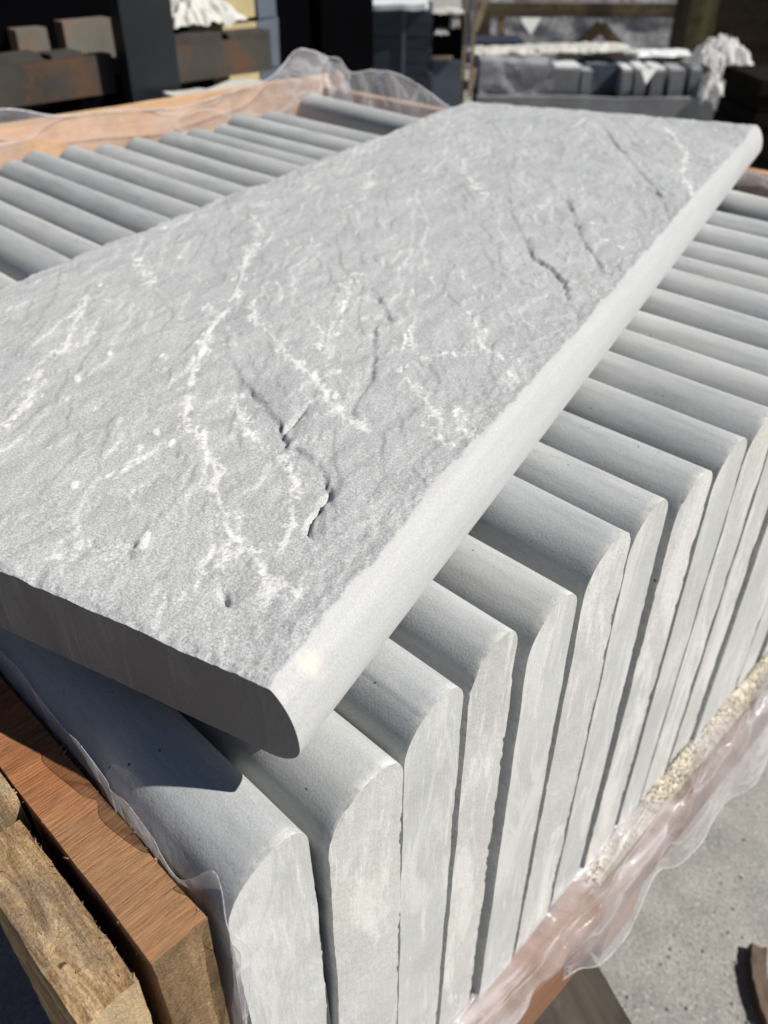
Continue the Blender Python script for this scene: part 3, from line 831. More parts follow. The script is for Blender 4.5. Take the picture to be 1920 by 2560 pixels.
# ------------------------------------------------------------------ clear plastic liner
def sheet(rows, nu, nv, amp, freq, seed, root, name='plastic_flap', mat=None, label=None, hem=None, hr=.0005):
    def cr(P, t):
        n = len(P) - 1; k = min(int(t * n), n - 1); f = t * n - k
        p0, p1, p2, p3 = P[max(k - 1, 0)], P[k], P[k + 1], P[min(k + 2, n)]
        return .5 * ((2 * p1) + (p2 - p0) * f + (2 * p0 - 5 * p1 + 4 * p2 - p3) * f * f + (3 * p1 - p0 - 3 * p2 + p3) * f ** 3)
    R = [[W(*p) for p in r] for r in rows]
    V = []
    for j in range(nv + 1):
        for i in range(nu + 1):
            col = [cr(r, i / nu) for r in R]
            V.append(cr(col, j / nv))
    idx = lambda i, j: j * (nu + 1) + i
    out = []
    for j in range(nv + 1):
        for i in range(nu + 1):
            a = V[idx(min(i + 1, nu), j)] - V[idx(max(i - 1, 0), j)]; b = V[idx(i, min(j + 1, nv))] - V[idx(i, max(j - 1, 0))]
            n = a.cross(b); n = n.normalized() if n.length > 1e-9 else Vector((0, 0, 1))
            p = V[idx(i, j)]; q = p * freq + Vector((seed, seed * 2, 0))
            rdg = 1 - abs(mnoise.noise(q + Vector((mnoise.noise(q * 1.7), mnoise.noise(q * 1.9 + Vector((5, 0, 0))), 0)))) * 2.4
            w = rdg * .8 + (1 - abs(mnoise.noise(q * 2.3 + Vector((9, 3, 1)))) * 2.6) * .4 + mnoise.noise(q * 2.7) * .25
            out.append(p + n * amp * w * (1.0 if hem is None else .12 + .88 * min(1, (j if hem == 0 else nv - j) / (nv * .25))))
    F = [(idx(i, j), idx(i + 1, j), idx(i + 1, j + 1), idx(i, j + 1)) for j in range(nv) for i in range(nu)]
    me = mesh(name, [v - root.location for v in out], F, True)
    o = link(name, me, mat or FILM, root)
    if label: o['label'] = label
    if hem is not None:                                   # the thick rolled border of the sheet
        j = 0 if hem == 0 else nv
        pts = [out[idx(i, j)] - root.location for i in range(nu + 1)]
        hv = []; hf = []
        for i, p in enumerate(pts):
            d = (pts[min(i + 1, nu)] - pts[max(i - 1, 0)]).normalized()
            s = d.cross(Vector((.3, .2, 1))).normalized(); u = d.cross(s)
            r = hr * (1 + .6 * mnoise.noise(p * 60))
            hv += [p + s * r, p + u * r, p - s * r, p - u * r]
            if i: hf += [(4 * i - 4 + q, 4 * i - 4 + (q + 1) % 4, 4 * i + (q + 1) % 4, 4 * i + q) for q in range(4)]
        h_ = link('rolled_border', mesh('rolled_border', hv, hf, True), FILM_EDGE, o)
    return o
liner = empty('plastic_liner', W(-2.5, 2.1, -2.55))
tag(liner, 'clear crinkled plastic sheet lining the crate and folded over its boards', 'plastic sheet')
kf = .262 / .25
top = [(-1.75, .262, -1.07), (-1.4, .262, -1.055)] + [(x * kf, .262, z * kf) for x, z in ((-1.13, -.99), (-1.06, -.98), (-.99, -1.0), (-.92, -1.01), (-.88, -1.0), (-.81, -1.02),
       (-.80, -1.04), (-.75, -1.02), (-.69, -1.04), (-.68, -1.06), (-.645, -1.08))]
top += [(-.643, .268, -1.104), (-.604, .283, -1.055), (-.587, .283, -1.077)]
top += [(-.556, .266, -1.12), (-.554, .288, -1.19), (-.554, .290, -1.24), (-.554, .26, -1.42)]
r1 = [(x, y - .001, z - .10) for x, y, z in top[:-4]] + [(-.555, .262, -1.19), (-.554, .272, -1.25), (-.554, .27, -1.3), (-.554, .25, -1.46)]
r2 = [(x, .259, -1.45) for x, y, z in top[:-4]] + [(-.555, .258, -1.50), (-.555, .256, -1.52), (-.554, .254, -1.55), (-.554, .25, -1.6)]
r3 = [(x, .259, -1.95) for x, y, z in top[:-4]] + [(-.555, .258, -2.0), (-.555, .256, -2.02), (-.554, .254, -2.05), (-.554, .25, -2.15)]
sheet([top, r1, r2, r3], 150, 24, .0006, 50, 3, liner, label='plastic flap standing between the orange board and the nearest slab', hem=0, hr=.00012, mat=FILM_HAZE)
# the torn tongue lying over the nearest slab
sheet([[(x * 1.085, y * 1.08, z * 1.085) for x, y, z in r] for r in ([(-.80, .243, -1.01), (-.74, .243, -1.02), (-.66, .243, -1.06), (-.60, .243, -1.01)],
       [(-.795, .256, -.99), (-.73, .258, -1.0), (-.655, .258, -1.01), (-.60, .256, -1.0)],
       [(-.792, .264, -.980), (-.742, .274, -.975), (-.665, .268, -.980), (-.63, .258, -.994)])], 30, 14, .0006, 90, 9, liner, mat=FILM_CLEAR,
      label='torn plastic tongue over the nearest slab')
# left side
Lt = [(-4.4, .3, -.84), (-4.4, .8, -.86), (-4.4, 1.3, -.80), (-4.4, 1.82, -.80), (-4.4, 2.11, -.87), (-4.4, 2.46, -.89), (-4.4, 2.83, -.92), (-4.4, 3.2, -.885), (-4.4, 3.45, -.85),
      (-4.4, 3.58, -.79), (-4.4, 3.70, -.715), (-4.44, 3.86, -.735), (-4.47, 4.02, -.79)]
sheet([Lt, [(-4.405, y, -1.02) for x, y, z in Lt], [(-4.40, y, -1.4) for x, y, z in Lt], [(-4.39, y, -2.2) for x, y, z in Lt]], 110, 20, .006, 7, 21, liner, mat=FILM_HAZE, hem=0, hr=.001,
      label='plastic flap standing above the pale side board')
Ft = [(-4.47, 4.02, -.79), (-4.40, 4.05, -.795), (-4.30, 4.05, -.86), (-4.12, 4.06, -.83), (-3.91, 4.07, -.83), (-3.7, 4.07, -.88), (-3.5, 4.08, -.96), (-3.2, 4.07, -1.02), (-2.6, 4.06, -1.03), (-1.8, 4.04, -.99), (-1.3, 4.02, -1.02), (-.7, 4.0, -1.05)]
sheet([Ft, [(x, y - .005, min(z - .1, -1.06)) for x, y, z in Ft], [(x, y - .01, -1.5) for x, y, z in Ft], [(x, y - .01, -2.2) for x, y, z in Ft]], 120, 20, .006, 7, 33, liner, mat=FILM_HAZE, hem=0, hr=.001,
      label='plastic flap along the far end board')
sheet([[(-4.42, 3.97, -.80), (-4.33, 3.99, -.81), (-4.24, 4.0, -.87)], [(-4.40, 3.95, -.95), (-4.31, 3.96, -.97), (-4.22, 3.98, -1.0)], [(-4.37, 3.93, -1.12), (-4.29, 3.94, -1.12), (-4.21, 3.96, -1.12)]],
      24, 16, .007, 16, 41, liner, mat=FILM_EDGE, label='milky folded plastic tab at the far corner')
# over the low rail
B = [(-.635, .90, -2.52), (-.60, 1.00, -2.56), (-.56, 1.09, -2.6), (-.505, 1.16, -2.6), (-.465, 1.21, -2.6), (-.44, 1.29, -2.6), (-.405, 1.36, -2.62), (-.395, 1.50, -2.62), (-.425, 1.66, -2.62),
     (-.435, 1.76, -2.62), (-.40, 1.83, -2.63), (-.385, 1.96, -2.63), (-.40, 2.08, -2.63), (-.40, 2.20, -2.64), (-.36, 2.31, -2.62), (-.375, 2.44, -2.58), (-.42, 2.48, -2.6), (-.40, 2.7, -2.62), (-.38, 3.1, -2.6), (-.40, 3.6, -2.6)]
yy = [.62 + (3.6 - .62) * i / 19 for i in range(20)]
yy = [max(y, 0) for y in yy]
def blend(i, s): return yy[i] * (1 - s) + B[i][1] * s
sheet([[(-.585, blend(i, .2), -2.56) for i in range(20)], [(-.588, blend(i, .3), -2.375 + .012 * math.sin(i * 2.1)) for i in range(20)],
       [(-.52, blend(i, .6), -2.372 + .014 * math.sin(i * 1.7 + 1)) for i in range(20)],
       [(-.442 + .008 * math.sin(i * 2.6), blend(i, .85), -2.375 + .012 * math.sin(i * 1.3)) for i in range(20)], B], 170, 40, .0021, 18, 55, liner, mat=FILM_MILK, hem=1, hr=.00045,
      label='crinkled milky plastic folded over the low orange rail')

# ------------------------------------------------------------------ on the ground by the crate
me = rough_box('weathered_plank', (1.6 * U, .62 * U, .10 * U), .02, .0015, 30, 61)
pl = link('weathered_plank', me, WOOD_GREY); pl.location = W(-.47 + .55 * .92 - .36 * .40 - .25, 1.73 - .55 * .40 - .33 * .92 + .04, -3.30); pl.rotation_euler = (0, 0, math.radians(-23.5))
tag(pl, 'weathered grey brown plank poking out low under the crate below the plastic', 'plank')
me = rough_box('timber_block', (.5 * U, .5 * U, .68 * U), .03, .0015, 20, 66)
bk = link('timber_block', me, WOOD_GREY); bk.location = W(-.62, 1.35, -3.985); tag(bk, 'grey timber block propping the weathered plank under the crate', 'timber block')
for j, (x, y) in enumerate(((-4.2, .75), (-4.2, 3.6), (-1.0, 3.6), (-1.2, .72), (-2.6, 2.0))):
    part('foot_block', rough_box('foot_block', (.6 * U, .6 * U, .9 * U), .04, .0015, 20, 70 + j), WOOD_GREY, W(x, y, -3.985), crate)
# bark twig
me = rough_box('bark_piece', (.075 * U, .42 * U, .04 * U), .004, .0022, 90, 81, .002, lambda c: Vector((c.x + 3.2 * c.y * c.y - .0, c.y, c.z + .25 * abs(c.x))))
st = link('bark_piece', me, BARK); st.location = W(-.035, 2.46, -3.995); st.rotation_euler = (0, math.radians(14), math.radians(38))
tag(st, 'curved strip of grey bark lying on the concrete', 'bark')

gv = []; gf = []
rg = random.Random(11)
for k in range(900):
    x, y = rg.uniform(-.45, .5), rg.uniform(1.2, 5.2)
    c = W(x, y, -4.0); r = rg.choice((.0008, .0012, .0012, .0018, .0028)); i = len(gv)
    ax = [Vector((rg.uniform(.6, 1.3) * r, 0, 0)), Vector((0, rg.uniform(.6, 1.3) * r, 0)), Vector((rg.uniform(-.3, .3) * r, rg.uniform(-.3, .3) * r, r * 1.1))]
    gv += [c + ax[0], c + ax[1], c - ax[0], c - ax[1], c + ax[2]]
    gf += [(i, i + 1, i + 4), (i + 1, i + 2, i + 4), (i + 2, i + 3, i + 4), (i + 3, i, i + 4)]
o = link('grit', mesh('grit', gv, gf), mat_plain('grit_stone', (.30, .29, .27), .5, 90, .9, .1)); tag(o, 'fine stone grit scattered over the concrete', 'grit', kind='stuff')

WOOD_FENCE = mat_wood('brown_fence_timber', (.21, .155, .095), (.13, .095, .058), (.07, .05, .032), axis=0, ring=14)
FLOPPY = mat_film('loose_white_wrap', (.55, .9), (.92, .92, .90), 9)
PLATE = mat_plain('rust_edged_plate', (.15, .135, .11), .25, 7, .7, .2, 0, ((.24, .11, .045), .52))
# ------------------------------------------------------------------ yard beyond
FW = Vector((-.7021, .7121, 0)).normalized(); RT = Vector((FW.y, -FW.x, 0))
YAW = math.atan2(RT.y, RT.x)
def bg(lat, D, z):
    p = FW * (D * U) + RT * (lat * U); p.z = z * U + CAMH; return p
def bgthing(name, lat, D, label, cat, group=None, dyaw=0.0):
    """empty on the ground, x to the right, y away from the crate"""
    e = empty(name, bg(lat, D, -4.0), YAW + math.radians(dyaw))
    return tag(e, label, cat, group)
def lbox(name, root, x0, x1, y0, y1, z0, z1, mat, seed=1, res=.06, amp=.004, bevel=.004, ry=0.0, rz=0.0, label=None, freq=12, pivot=None, skew=None):
    """box in layout units inside a thing; z from the ground"""
    me = rough_box(name, ((x1 - x0) * U, (y1 - y0) * U, (z1 - z0) * U), res, amp, freq, seed, bevel, skew)
    if root is None: return me
    o = link(name, me, mat, root); o.location = ((x0 + x1) / 2 * U, (y0 + y1) / 2 * U, z0 * U); o.rotation_euler = (0, ry, rz)
    if label: o['label'] = label
    return o
def crumple(name, size, seed, amp=.35, sub=4, sq=1.0):
    """loose sheet of wrap heaped over itself: sharp folds, ragged trailing border"""
    n = 40
    V = []; F = []
    for j in range(n + 1):
        for i in range(n + 1):
            u, v = 2 * i / n - 1, 2 * j / n - 1
            q = Vector((u * 1.7 + seed, v * 1.7, seed))
            f = 1 - 2.4 * abs(mnoise.noise(q + Vector((mnoise.noise(q * 1.3), 0, 0)) * .8))
            f2 = 1 - 2.4 * abs(mnoise.noise(q * 2.6 + Vector((3, 1, 7))))
            r = min(1, max(abs(u), abs(v)) ** 2)
            z = (1 - r) ** .55 * (.75 + .5 * amp * f + .35 * amp * f2) + .12 * f2 - .25 * r * abs(f)
            e = 1 + .22 * mnoise.noise(q * 1.1 + Vector((0, 9, 0))) + .10 * mnoise.noise(q * 3.7)
            V.append((u * e * size[0] * 1.1, v * e * size[1], z * size[2]))
    for j in range(n):
        for i in range(n):
            a = j * (n + 1) + i; F.append((a, a + 1, a + n + 2, a + n + 1))
    return mesh(name, V, F, True)

# navy pack of slate on a pallet, white sheet on top
s = 20 / 9
nav = bgthing('slate_pack', -.12 * s, 20, 'tall pack of dark navy slate layers under a white sheet', 'stone pack', dyaw=-3)
x0, x1 = -.57 * s, .55 * s
for k in range(9):
    a = k * .235; j = .03 * math.sin(k * 2.7)
    lbox('slate_layer', nav, x0 + j, x1 + j, 0, 2.2, .12 + a, .12 + a + .222, NAVY, 100 + k, .12, .004)
lbox('strap', nav, .28 * s, .31 * s, -.03, 0.0, .12, 2.24, BLUE_GREY, 111, .1, .002, .001)
lbox('corner_post', nav, x0 - .09, x0 - .01, -.06, .05, 0, 2.6, WOOD_RAIL, 112, .1, .002)
for j in range(3):
    lbox('pallet_bearer', nav, x0, x1, .1 + j * .9, .3 + j * .9, 0, .11, WOOD_DARK, 115 + j, .2, .003)
me = lbox('white_sheet', None, x0 - .05, x1 - .1, -.06, 2.3, 0, .10, None, 121, .045, .012, .01, freq=9)
sh = link('white_sheet', me, WHITE_SHEET); sh.location = bg(-.14 * s, 20 + 1.1, -4 + 2.25); sh.rotation_euler = (0, 0, YAW - .05)
tag(sh, 'white sheet laid over the top of the dark navy slate pack', 'sheet')

# dark steel column between the lift truck and the slate
dc = bgthing('steel_column', -1.72 * 2.35, 21.2, 'near black steel column left of the navy slate pack', 'column')
lbox('web', dc, -.35, .75, 0, .12, 0, 4.2, DEEP_BLACK, 131, .2, .001)
lbox('flange', dc, -.45, -.33, -.35, .45, 0, 4.2, DEEP_BLACK, 132, .2, .001)
lbox('flange', dc, .75, .85, -.30, .45, 0, 4.2, BLACK_STEEL, 133, .2, .001)
lbox('foot_plate', dc, -.6, 1.0, -.5, .6, 0, .06, RUST_STEEL, 134, .2, .001)

# dark bin with torn white paper on it
bn = bgthing('dark_crate', .62 * 2.11, 20.5, 'dark open bin between the slate pack and the pale sticks', 'bin')
lbox('back_panel', bn, -.36, .42, .7, .8, 0, 2.1, DEEP_BLACK, 141, .2, .002)
lbox('side_panel', bn, -.36, -.28, 0, .7, 0, 2.0, NAVY, 142, .2, .002)
lbox('front_panel', bn, -.28, .42, 0, .08, 0, 1.25, BLUE_GREY, 143, .2, .004)
lbox('lip', bn, -.28, .16, -.05, .0, 1.28, 1.33, WOOD_STICK, 144, .1, .002)
for j, (lx, lz, sx, sz, se) in enumerate(((.0, 2.16, .30, .09, 3.1), (.16, 1.92, .09, .26, 5.3), (-.12, 1.78, .13, .10, 8.7))):
    o = link('white_piece', crumple('white_piece', (sx * U, .14 * U, sz * U), se, .6), WHITE_BAG); o.location = bg(.62 * 2.11 + lx, 20.3, -4 + lz); o.rotation_euler = (0, 0, YAW)
    tag(o, ('flat white torn paper on top of the dark bin', 'long white torn paper hanging down the dark bin', 'round pale paper scrap inside the dark bin')[j], 'paper', 'torn paper on the dark bin')

# pale sticks
sk = bgthing('stick_frame', .74 * 2.12, 18, 'upright frame of two pale thin sticks with a slanting brace', 'frame')
lbox('stick', sk, -.10, -.02, 0, .06, 0, 3.2, WOOD_STICK, 151, .1, .004)
lbox('stick', sk, .05, .11, .12, .18, .9, 3.3, WOOD_STICK, 152, .1, .004, ry=.03)
lbox('brace', sk, .06, .17, -.05, .0, 2.1, 2.75, WOOD_STICK, 153, .1, .004, ry=.34)
lbox('brace', sk, .03, .11, -.05, .0, .95, 1.45, WOOD_STICK, 154, .1, .004, ry=.2)

# timber frame with diagonal braces and a grey wrapped stack behind it
s = 28 / 13
fr = bgthing('timber_trestle', 2.7 * s, 28, 'dark brown braced timber frame behind the grey stone crate', 'frame', dyaw=-2)
zt = lambda z: (z * s + 4)
lbox('top_rail', fr, -1.45 * s, 1.6 * s, 0, .25, zt(-1.225), zt(-1.06), WOOD_FENCE, 161, .2, .006)
lbox('bottom_rail', fr, -1.45 * s, 1.6 * s, 0, .25, zt(-1.70), zt(-1.59), WOOD_FENCE, 162, .2, .006)
lbox('upright', fr, -1.45 * s, -1.27 * s, -.02, .22, 0, zt(-1.23), WOOD_FENCE, 163, .2, .006)
lbox('upright', fr, 1.35 * s, 1.55 * s, -.02, .22, 0, zt(-1.23), WOOD_FENCE, 164, .2, .006)
lbox('brace', fr, -.20 * s, -.06 * s, .02, .18, zt(-1.66), zt(-1.16), WOOD_FENCE, 165, .2, .005, ry=.82)
lbox('brace', fr, .52 * s, .66 * s, .02, .18, zt(-1.66), zt(-1.16), WOOD_FENCE, 166, .2, .005, ry=-.82)
wr = bgthing('wrapped_stack', 2.7 * s, 29.3, 'stack of blue grey stone wrapped in film behind the braced timber frame', 'stone pack', dyaw=2)
for k in range(4):
    lbox('stone_layer', wr, -1.5 * s, 1.7 * s, .05 * k, 2.5, .1 + .42 * k, .1 + .42 * k + .40, BLUE_GREY, 171 + k, .3, .01)
wl = empty('film_wrap', bg(2.7 * s, 29.0, -4), YAW + .03)
def film_panel(root, x0, x1, y, z0, z1, seed, mat, amp=.03, nu=30, nv=18, lean=0.0):
    V = []; F = []
    for j in range(nv + 1):
        for i in range(nu + 1):
            x = x0 + (x1 - x0) * i / nu; z = z0 + (z1 - z0) * j / nv
            q = Vector((x * .9 + seed, z * 1.1, seed))
            V.append((x * U, (y + lean * j / nv) * U + amp * ((1 - 2 * abs(mnoise.noise(q))) + mnoise.noise(q * 2.6)), z * U))
    F = [(j * (nu + 1) + i, j * (nu + 1) + i + 1, (j + 1) * (nu + 1) + i + 1, (j + 1) * (nu + 1) + i) for j in range(nv) for i in range(nu)]
    return link('film_panel', mesh('film_panel', V, F, True), mat, root)
tag(wl, 'crinkled grey blue film wrapped round the stack behind the timber frame', 'plastic film')
film_panel(wl, -1.5 * s, 1.7 * s, .0, .2, 1.75, 4, FILM_MILK, .03, lean=.25)
o = link('white_piece', mesh('white_piece', [(-.42 * U, 0, .34 * U), (.42 * U, 0, .37 * U), (.1 * U, -.02, -.12 * U), (-.42 * U, .03, .34 * U), (.42 * U, .03, .37 * U), (.1 * U, .01, -.12 * U)],
         [(0, 2, 1), (3, 4, 5), (0, 1, 4, 3), (1, 2, 5, 4), (2, 0, 3, 5)]), WHITE_SHEET)
o.location = bg(1.98 * s, 28.6, -4 + zt(-1.40)); o.rotation_euler = (.25, 0, YAW + .5); tag(o, 'white three cornered highlight on the film under the frame rail', 'sheet')  # white triangle painting a highlight of the film, built as a solid
ct = bgthing('pale_post', 1.60 * s, 28.5, 'short pale lit post just inside the timber frame', 'post')
lbox('shaft', ct, -.10, .10, 0, .14, 0, zt(-1.24), WOOD_STICK, 181, .1, .004)
lbox('cap', ct, -.13, .13, -.03, .17, zt(-1.24), zt(-1.22), WOOD_STICK, 182, .1, .003)
# olive post
s = 25 / 11.5
ps = bgthing('timber_post', 3.79 * s, 25, 'thick olive brown timber post standing in front of the braced frame', 'post', dyaw=-2)
lbox('shaft', ps, -.17 * s, .16 * s, 0, .7, 0, 4.6, WOOD_OLIVE, 191, .12, .006)
lbox('foot', ps, -.2 * s, .19 * s, -.08, .8, 0, .25, WOOD_OLIVE, 192, .12, .006)

# crate of grey stone blocks
s = 20.5 / 10.5
zz = lambda z: (z * s + 4)
sc_ = bgthing('stone_crate', 2.5 * s, 20.5, 'low crate of upright grey stone blocks in front of the olive post', 'crate', dyaw=-2.5)
lbox('front_board', sc_, -1.45 * s, 1.4 * s, -.05, .05, .01, zz(-1.775), SETT, 201, .2, .006)
lbox('back_board', sc_, -1.45 * s, 1.4 * s, 1.9, 2.0, .15, zz(-1.6), WOOD_DARK, 202, .2, .006)
lbox('floor', sc_, -1.45 * s, 1.4 * s, .06, 1.88, .12, zz(-1.83), WOOD_DARK, 203, .3, .004)
lbox('bearer', sc_, -1.45 * s, 1.4 * s, .2, .6, 0, .11, WOOD_DARK, 204, .3, .004)
lbox('bearer', sc_, -1.45 * s, 1.4 * s, 1.2, 1.6, 0, .11, WOOD_DARK, 205, .3, .004)
blk = [(-.56, -.27, -1.47, 'wide pair of grey stone blocks topped with white'), (-.24, -.13, -1.48, 'slim grey stone block beside the wide pair'),
       (.22, .33, -1.49, 'first grey stone block right of the wrapped bundle'), (.37, .50, -1.48, 'grey stone block with a white torn triangle hanging on it'),
       (.56, .70, -1.49, 'grey stone block midway along the row of five'), (.77, .93, -1.47, 'grey stone block just left of the olive post foot'),
       (1.0, 1.12, -1.48, 'grey stone block next to the hanging white sack')]
for j, (a0, a1, zt_, lab) in enumerate(blk):
    me = rough_box('stone_block', ((a1 - a0) * s * U, 1.3 * U, (zt_ + 1.76) * s * U), .06, .006, 12, 210 + j, .006)
    o = link('stone_block', me, SETT); o.location = bg(2.5 * s + (a0 + a1) / 2 * s, 21.35, -4 + zz(-1.80)); o.rotation_euler = (0, 0, YAW - .04)
    tag(o, lab, 'stone block', 'stone blocks in the low crate')
    me = rough_box('white_piece', ((a1 - a0) * s * U * .98, 1.25 * U, .05 * U), .04, .006, 14, 230 + j, .004)
    if j in (0, 2, 3, 4, 6):
        w_ = link('white_piece', me, WHITE_SHEET); w_.location = bg(2.5 * s + (a0 + a1) / 2 * s, 21.35, -4 + zz(-1.80) + (zt_ + 1.76) * s + .004); w_.rotation_euler = (0, 0, YAW - .04)
        tag(w_, 'white packing paper lying on the ' + ('wide pair of blocks', '', 'first block right of the bundle', 'block with the torn triangle', 'middle block of the five', '', 'block beside the hanging sack')[j], 'paper', 'packing paper on the blocks')
V = [(-.12 * s * U, 0, 0), (.12 * s * U, 0, 0), (-.02 * s * U, -.01, -.15 * s * U)]
V += [(x, y + .006, z) for x, y, z in V]
o = link('white_piece', mesh('white_piece', V, [(0, 2, 1), (3, 4, 5), (0, 1, 4, 3), (1, 2, 5, 4), (2, 0, 3, 5)]), WHITE_SHEET)
o.location = bg(2.5 * s + .47 * s, 20.52, -4 + zz(-1.49)); o.rotation_euler = (.1, 0, YAW + .5); tag(o, 'torn white paper triangle hanging down the stone block', 'paper')
me = rough_box('wrapped_bundle', (.80 * s * U, 1.4 * U, .36 * s * U), .05, .02, 9, 251, .02)
o = link('wrapped_bundle', me, SETT); o.location = bg(2.5 * s - 1.0 * s, 21.45, -4 + zz(-1.80)); o.rotation_euler = (0, 0, YAW - .04); tag(o, 'grey stone bundle under crinkled film at the left of the low crate', 'bundle')
wb = empty('film_wrap', bg(2.5 * s - 1.0 * s, 20.5, -4), YAW - .04); tag(wb, 'crinkled film over the front of the left grey bundle', 'plastic film')
film_panel(wb, -.42 * s, .42 * s, .18, zz(-1.78), zz(-1.36), 9, FILM_MILK, .02)
me = rough_box('wrapped_bundle', (.42 * s * U, 1.2 * U, .30 * s * U), .05, .02, 9, 252, .02)
o = link('wrapped_bundle', me, BLUE_GREY); o.location = bg(2.5 * s + .05 * s, 21.8, -4 + zz(-1.80)); o.rotation_euler = (0, 0, YAW - .04); tag(o, 'blue grey bundle between the wide pair and the row of five blocks', 'bundle')
for j, (lx, z, sx, sz, se, lab) in enumerate(((-.55, -1.40, .42, .045, 2.2, 'long white crumpled sheet on the back of the low crate'), (.0, -1.39, .40, .045, 6.1, 'flat white crumpled sheet above the blue grey bundle'),
                                             (-1.1, -1.42, .36, .04, 7.4, 'thin white crumpled sheet over the left bundle'), (.75, -1.44, .36, .03, 3.9, 'thin blue white sheet behind the row of five'))):
    o = link('white_sheet', crumple('white_sheet', (sx * s * U, .5 * U, sz * s * U), se, .9, 3, .7), WHITE_BAG if j < 3 else WHITE_SHEET)
    o.location = bg(2.5 * s + lx * s, 22.1, -4 + zz(z)); o.rotation_euler = (0, 0, YAW); tag(o, lab, 'sheet', 'crumpled sheets on the low crate')
o = link('white_sack', crumple('white_sack', (.27 * s * U, .5 * U, .17 * s * U), 4.4, 1.0, 2, .8), FLOPPY); o.location = bg(2.5 * s + 1.36 * s, 21.2, -4 + zz(-1.46)); o.rotation_euler = (0, 0, YAW)
tag(o, 'crumpled white sack on the right end of the low stone crate', 'sack')
o = link('white_sack', crumple('white_sack', (.20 * s * U, .35 * U, .28 * s * U), 9.9, .6, 2, .6), FLOPPY); o.location = bg(2.5 * s + 1.30 * s, 20.6, -4 + zz(-1.80)); o.rotation_euler = (0, 0, YAW)
tag(o, 'grey plastic sack hanging down the right corner of the low crate', 'sack')

# dark timber rack at the right
rk = bgthing('timber_rack', 3.75 * 2.4 * 25.6 / 22, 25.6, 'dark brown timber rack standing at the right edge behind the laid slab', 'rack', dyaw=-9)
lbox('back_panel', rk, -2.5, 5.5, 1.6, 1.7, 0, 4.4, WOOD_DARK, 261, .3, .006)
lbox('upright', rk, .35, .62, 0, .3, 0, 3.0, WOOD_DARK, 262, .2, .006, ry=.10)
lbox('upright', rk, 1.6, 1.9, 0, .3, 0, 3.6, WOOD_DARK, 263, .2, .006)
lbox('top_rail', rk, -.4, 4.5, -.05, .2, 2.30, 2.42, WOOD_STICK, 264, .2, .006, ry=.14)
lbox('bottom_rail', rk, .1, 4.5, 0, .25, .1, 1.1, WOOD_DARK, 265, .2, .006)
gs = bgthing('slate_pack', 1.30 * 2.3, 24.5, 'low dark slate heap in the shadow left of the stone crate', 'stone pack')
for k in range(4):
    lbox('slate_layer', gs, -.65, .62, .02 * k, 1.5, .1 + k * .26, .1 + k * .26 + .25, NAVY, 270 + k, .2, .006)

# ------------------------------------------------------------------ fork-lift carriage beside the crate
fk = empty('lift_truck', W(-7.6, 4.2, -4.0))
tag(fk, 'black fork lift truck front with rusty steel carriage bar and broad black fork', 'fork lift truck')
def fbox(name, x0, x1, y0, y1, z0, z1, mat, seed, res=.06, amp=.0015, bevel=.003, label=None, rx=0.0):
    return xbox(name, x0, x1, y0, y1, z0, z1, mat, fk, res, amp, seed, 0, label, bevel, 12, None, rx)
fbox('carriage_bar', -7.15, -7.0, 1.6, 3.92, -1.275, -.985, RUST_STEEL, 301, label='rusty steel carriage bar left of the fork')
fbox('carriage_bar', -7.15, -7.0, 4.45, 5.58, -1.275, -.985, RUST_STEEL, 302, label='rusty steel carriage bar right of the fork')
fbox('bar_lip', -7.22, -7.0, 1.6, 3.32, -.985, -.93, RUST_STEEL, 303)
fbox('bar_lip', -7.22, -7.0, 3.40, 3.66, -.985, -.95, RUST_STEEL, 304)
fbox('bar_lip', -7.22, -7.0, 4.40, 5.03, -.985, -.925, RUST_STEEL, 305)
fbox('bar_lip', -7.22, -7.0, 5.10, 5.58, -.985, -.94, RUST_STEEL, 306)
fbox('fork_shank', -6.93, -6.78, 3.93, 4.40, -3.35, -.58, BLACK_STEEL, 307, label='broad black fork shank, scuffed along one edge')
fbox('fork_hook', -7.0, -6.8, 3.95, 4.38, -.575, -.50, RUST_STEEL, 308)
fbox('fork_tine', -6.77, -4.75, 3.95, 4.38, -3.5, -3.38, BLACK_STEEL, 309)
fbox('mast_plate', -7.75, -7.6, 3.43, 3.70, -1.1, -.83, PLATE, 310)  # plates stop at a shadow line; black channels stand for their shaded upper part
fbox('mast_plate', -7.75, -7.6, 3.85, 4.30, -1.1, -.80, PLATE, 311)
fbox('mast_plate', -7.75, -7.65, 4.36, 4.42, -1.1, -.82, PLATE, 312)
fbox('mast_channel', -7.95, -7.76, 3.35, 3.65, -4.0, 4, DEEP_BLACK, 313, .2)
fbox('mast_channel', -7.95, -7.76, 6.9, 7.2, -4.0, 4, DEEP_BLACK, 314, .2)
fbox('truck_body', -13.0, -9.3, .3, 9.2, -3.6, 4.5, DEEP_BLACK, 315, .4, .004, .02)
fbox('mast_cross_member', -8.1, -7.97, 1.2, 7.2, -3.9, -1.32, DEEP_BLACK, 316, .3)
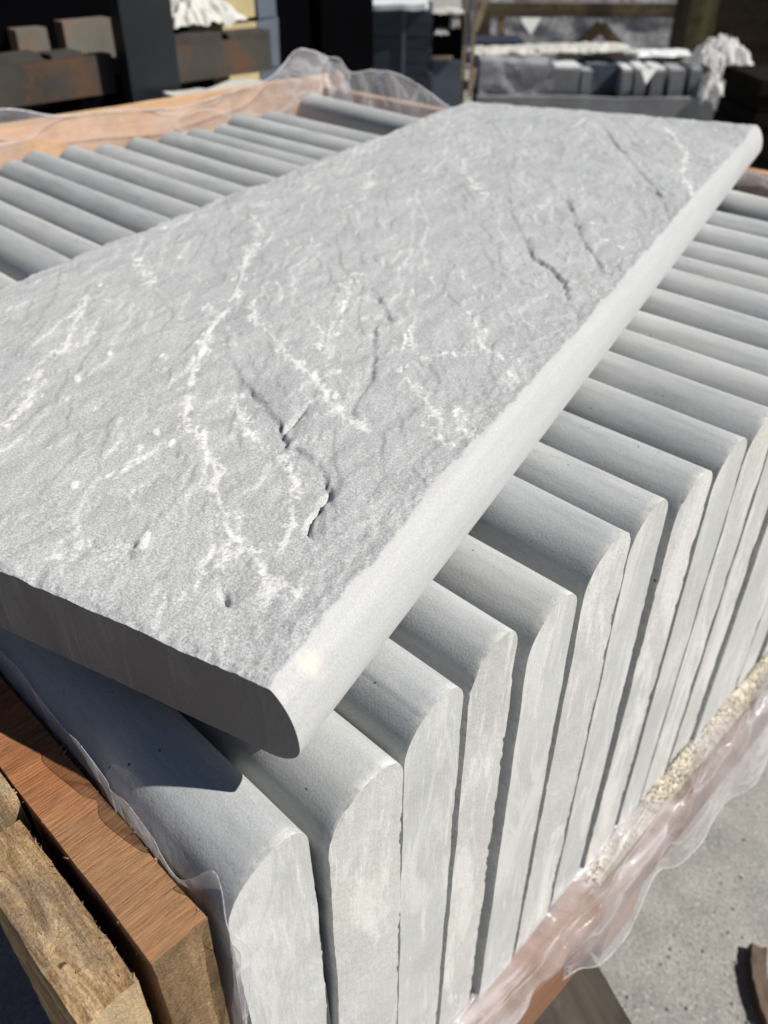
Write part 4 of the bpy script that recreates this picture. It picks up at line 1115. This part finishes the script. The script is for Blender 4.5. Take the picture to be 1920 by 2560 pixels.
# goods seen past the carriage
def good(name, me, mat, pos, label, cat, rz=0.0, group=None):
    o = link(name, me, mat); o.location = pos; o.rotation_euler = (0, 0, rz); tag(o, label, cat, group); return o
good('white_sack', crumple('white_sack', (.28 * U, .36 * U, .17 * U), 5.2, .8, 2, .7), WHITE_BAG, W(-7.45, 5.02, -.86), 'creased white sack lying on the rusty carriage bar', 'sack')
ys_ = empty('stone_pack', W(-8.0, 5.77, -4.0)); tag(ys_, 'buff yellow stone pack standing behind the carriage bar', 'stone pack')
for k in range(8):
    xbox('stone_layer', -8.3, -7.7, 5.56 + .02 * (k % 2), 5.97, -4 + k * .44, -4 + k * .44 + .41, YELLOW_STONE, ys_, .08, .006, 330 + k)
yb = empty('stone_pack', W(-8.0, 6.1, -4.0)); tag(yb, 'blue grey stone pack right of the buff yellow pack', 'stone pack')
for k in range(8):
    xbox('stone_layer', -8.3, -7.7, 5.99, 6.24, -4 + k * .44, -4 + k * .44 + .42, BLUE_GREY, yb, .08, .006, 350 + k)
good('white_sheet', rough_box('white_sheet', (.2 * U, .95 * U, .18 * U), .03, .012, 14, 371, .01), WHITE_BAG, W(-6.6, 4.62, -1.45), 'pale torn sheet below the carriage bar', 'sheet', .05)
for o_ in [x for x in C.objects if x.name.startswith('white_sheet') and x.get('label', '').startswith('pale torn')]: pass
tb = empty('timber_stack', W(-6.0, 4.75, -4.0)); tag(tb, 'pale timber offcuts stacked outside the crate beneath the carriage bar', 'timber stack')
for k in range(6):
    xbox('plank', -6.3, -5.9, 4.25 + .05 * (k % 3), 5.25 - .04 * (k % 2), -4 + k * .43, -4 + k * .43 + .40, WOOD_PALE, tb, .08, .003, 380 + k)
bl = empty('steel_pin', W(-6.2, 4.36, -1.37)); tag(bl, 'bright steel pin glinting on the timber offcuts', 'pin')
xbox('shaft', -6.22, -6.16, 4.20, 4.48, -1.42, -1.36, STEEL_BRIGHT, bl, .01, .0002, 391, bevel=.006)
xbox('head', -6.24, -6.14, 4.48, 4.54, -1.44, -1.34, STEEL_BRIGHT, bl, .01, .0002, 392, bevel=.008)

# dark boards stacked at the right edge
db = bgthing('board_stack', 6.7, 15, 'low stack of near black boards at the right edge just past the laid slab', 'board stack', dyaw=3)
DARK_BOARD = mat_plain('near_black_board', (.012, .010, .008), .3, 6, .9, .05)  # near black boards, one even colour with slight mottling
for k in range(7):
    lbox('board', db, -.62 + .04 * (k % 3), 2.6, .03 * (k % 2), 1.6, .02 + k * .245,   .02 + k * .245 + .22, DARK_BOARD, 400 + k, .2, .006)
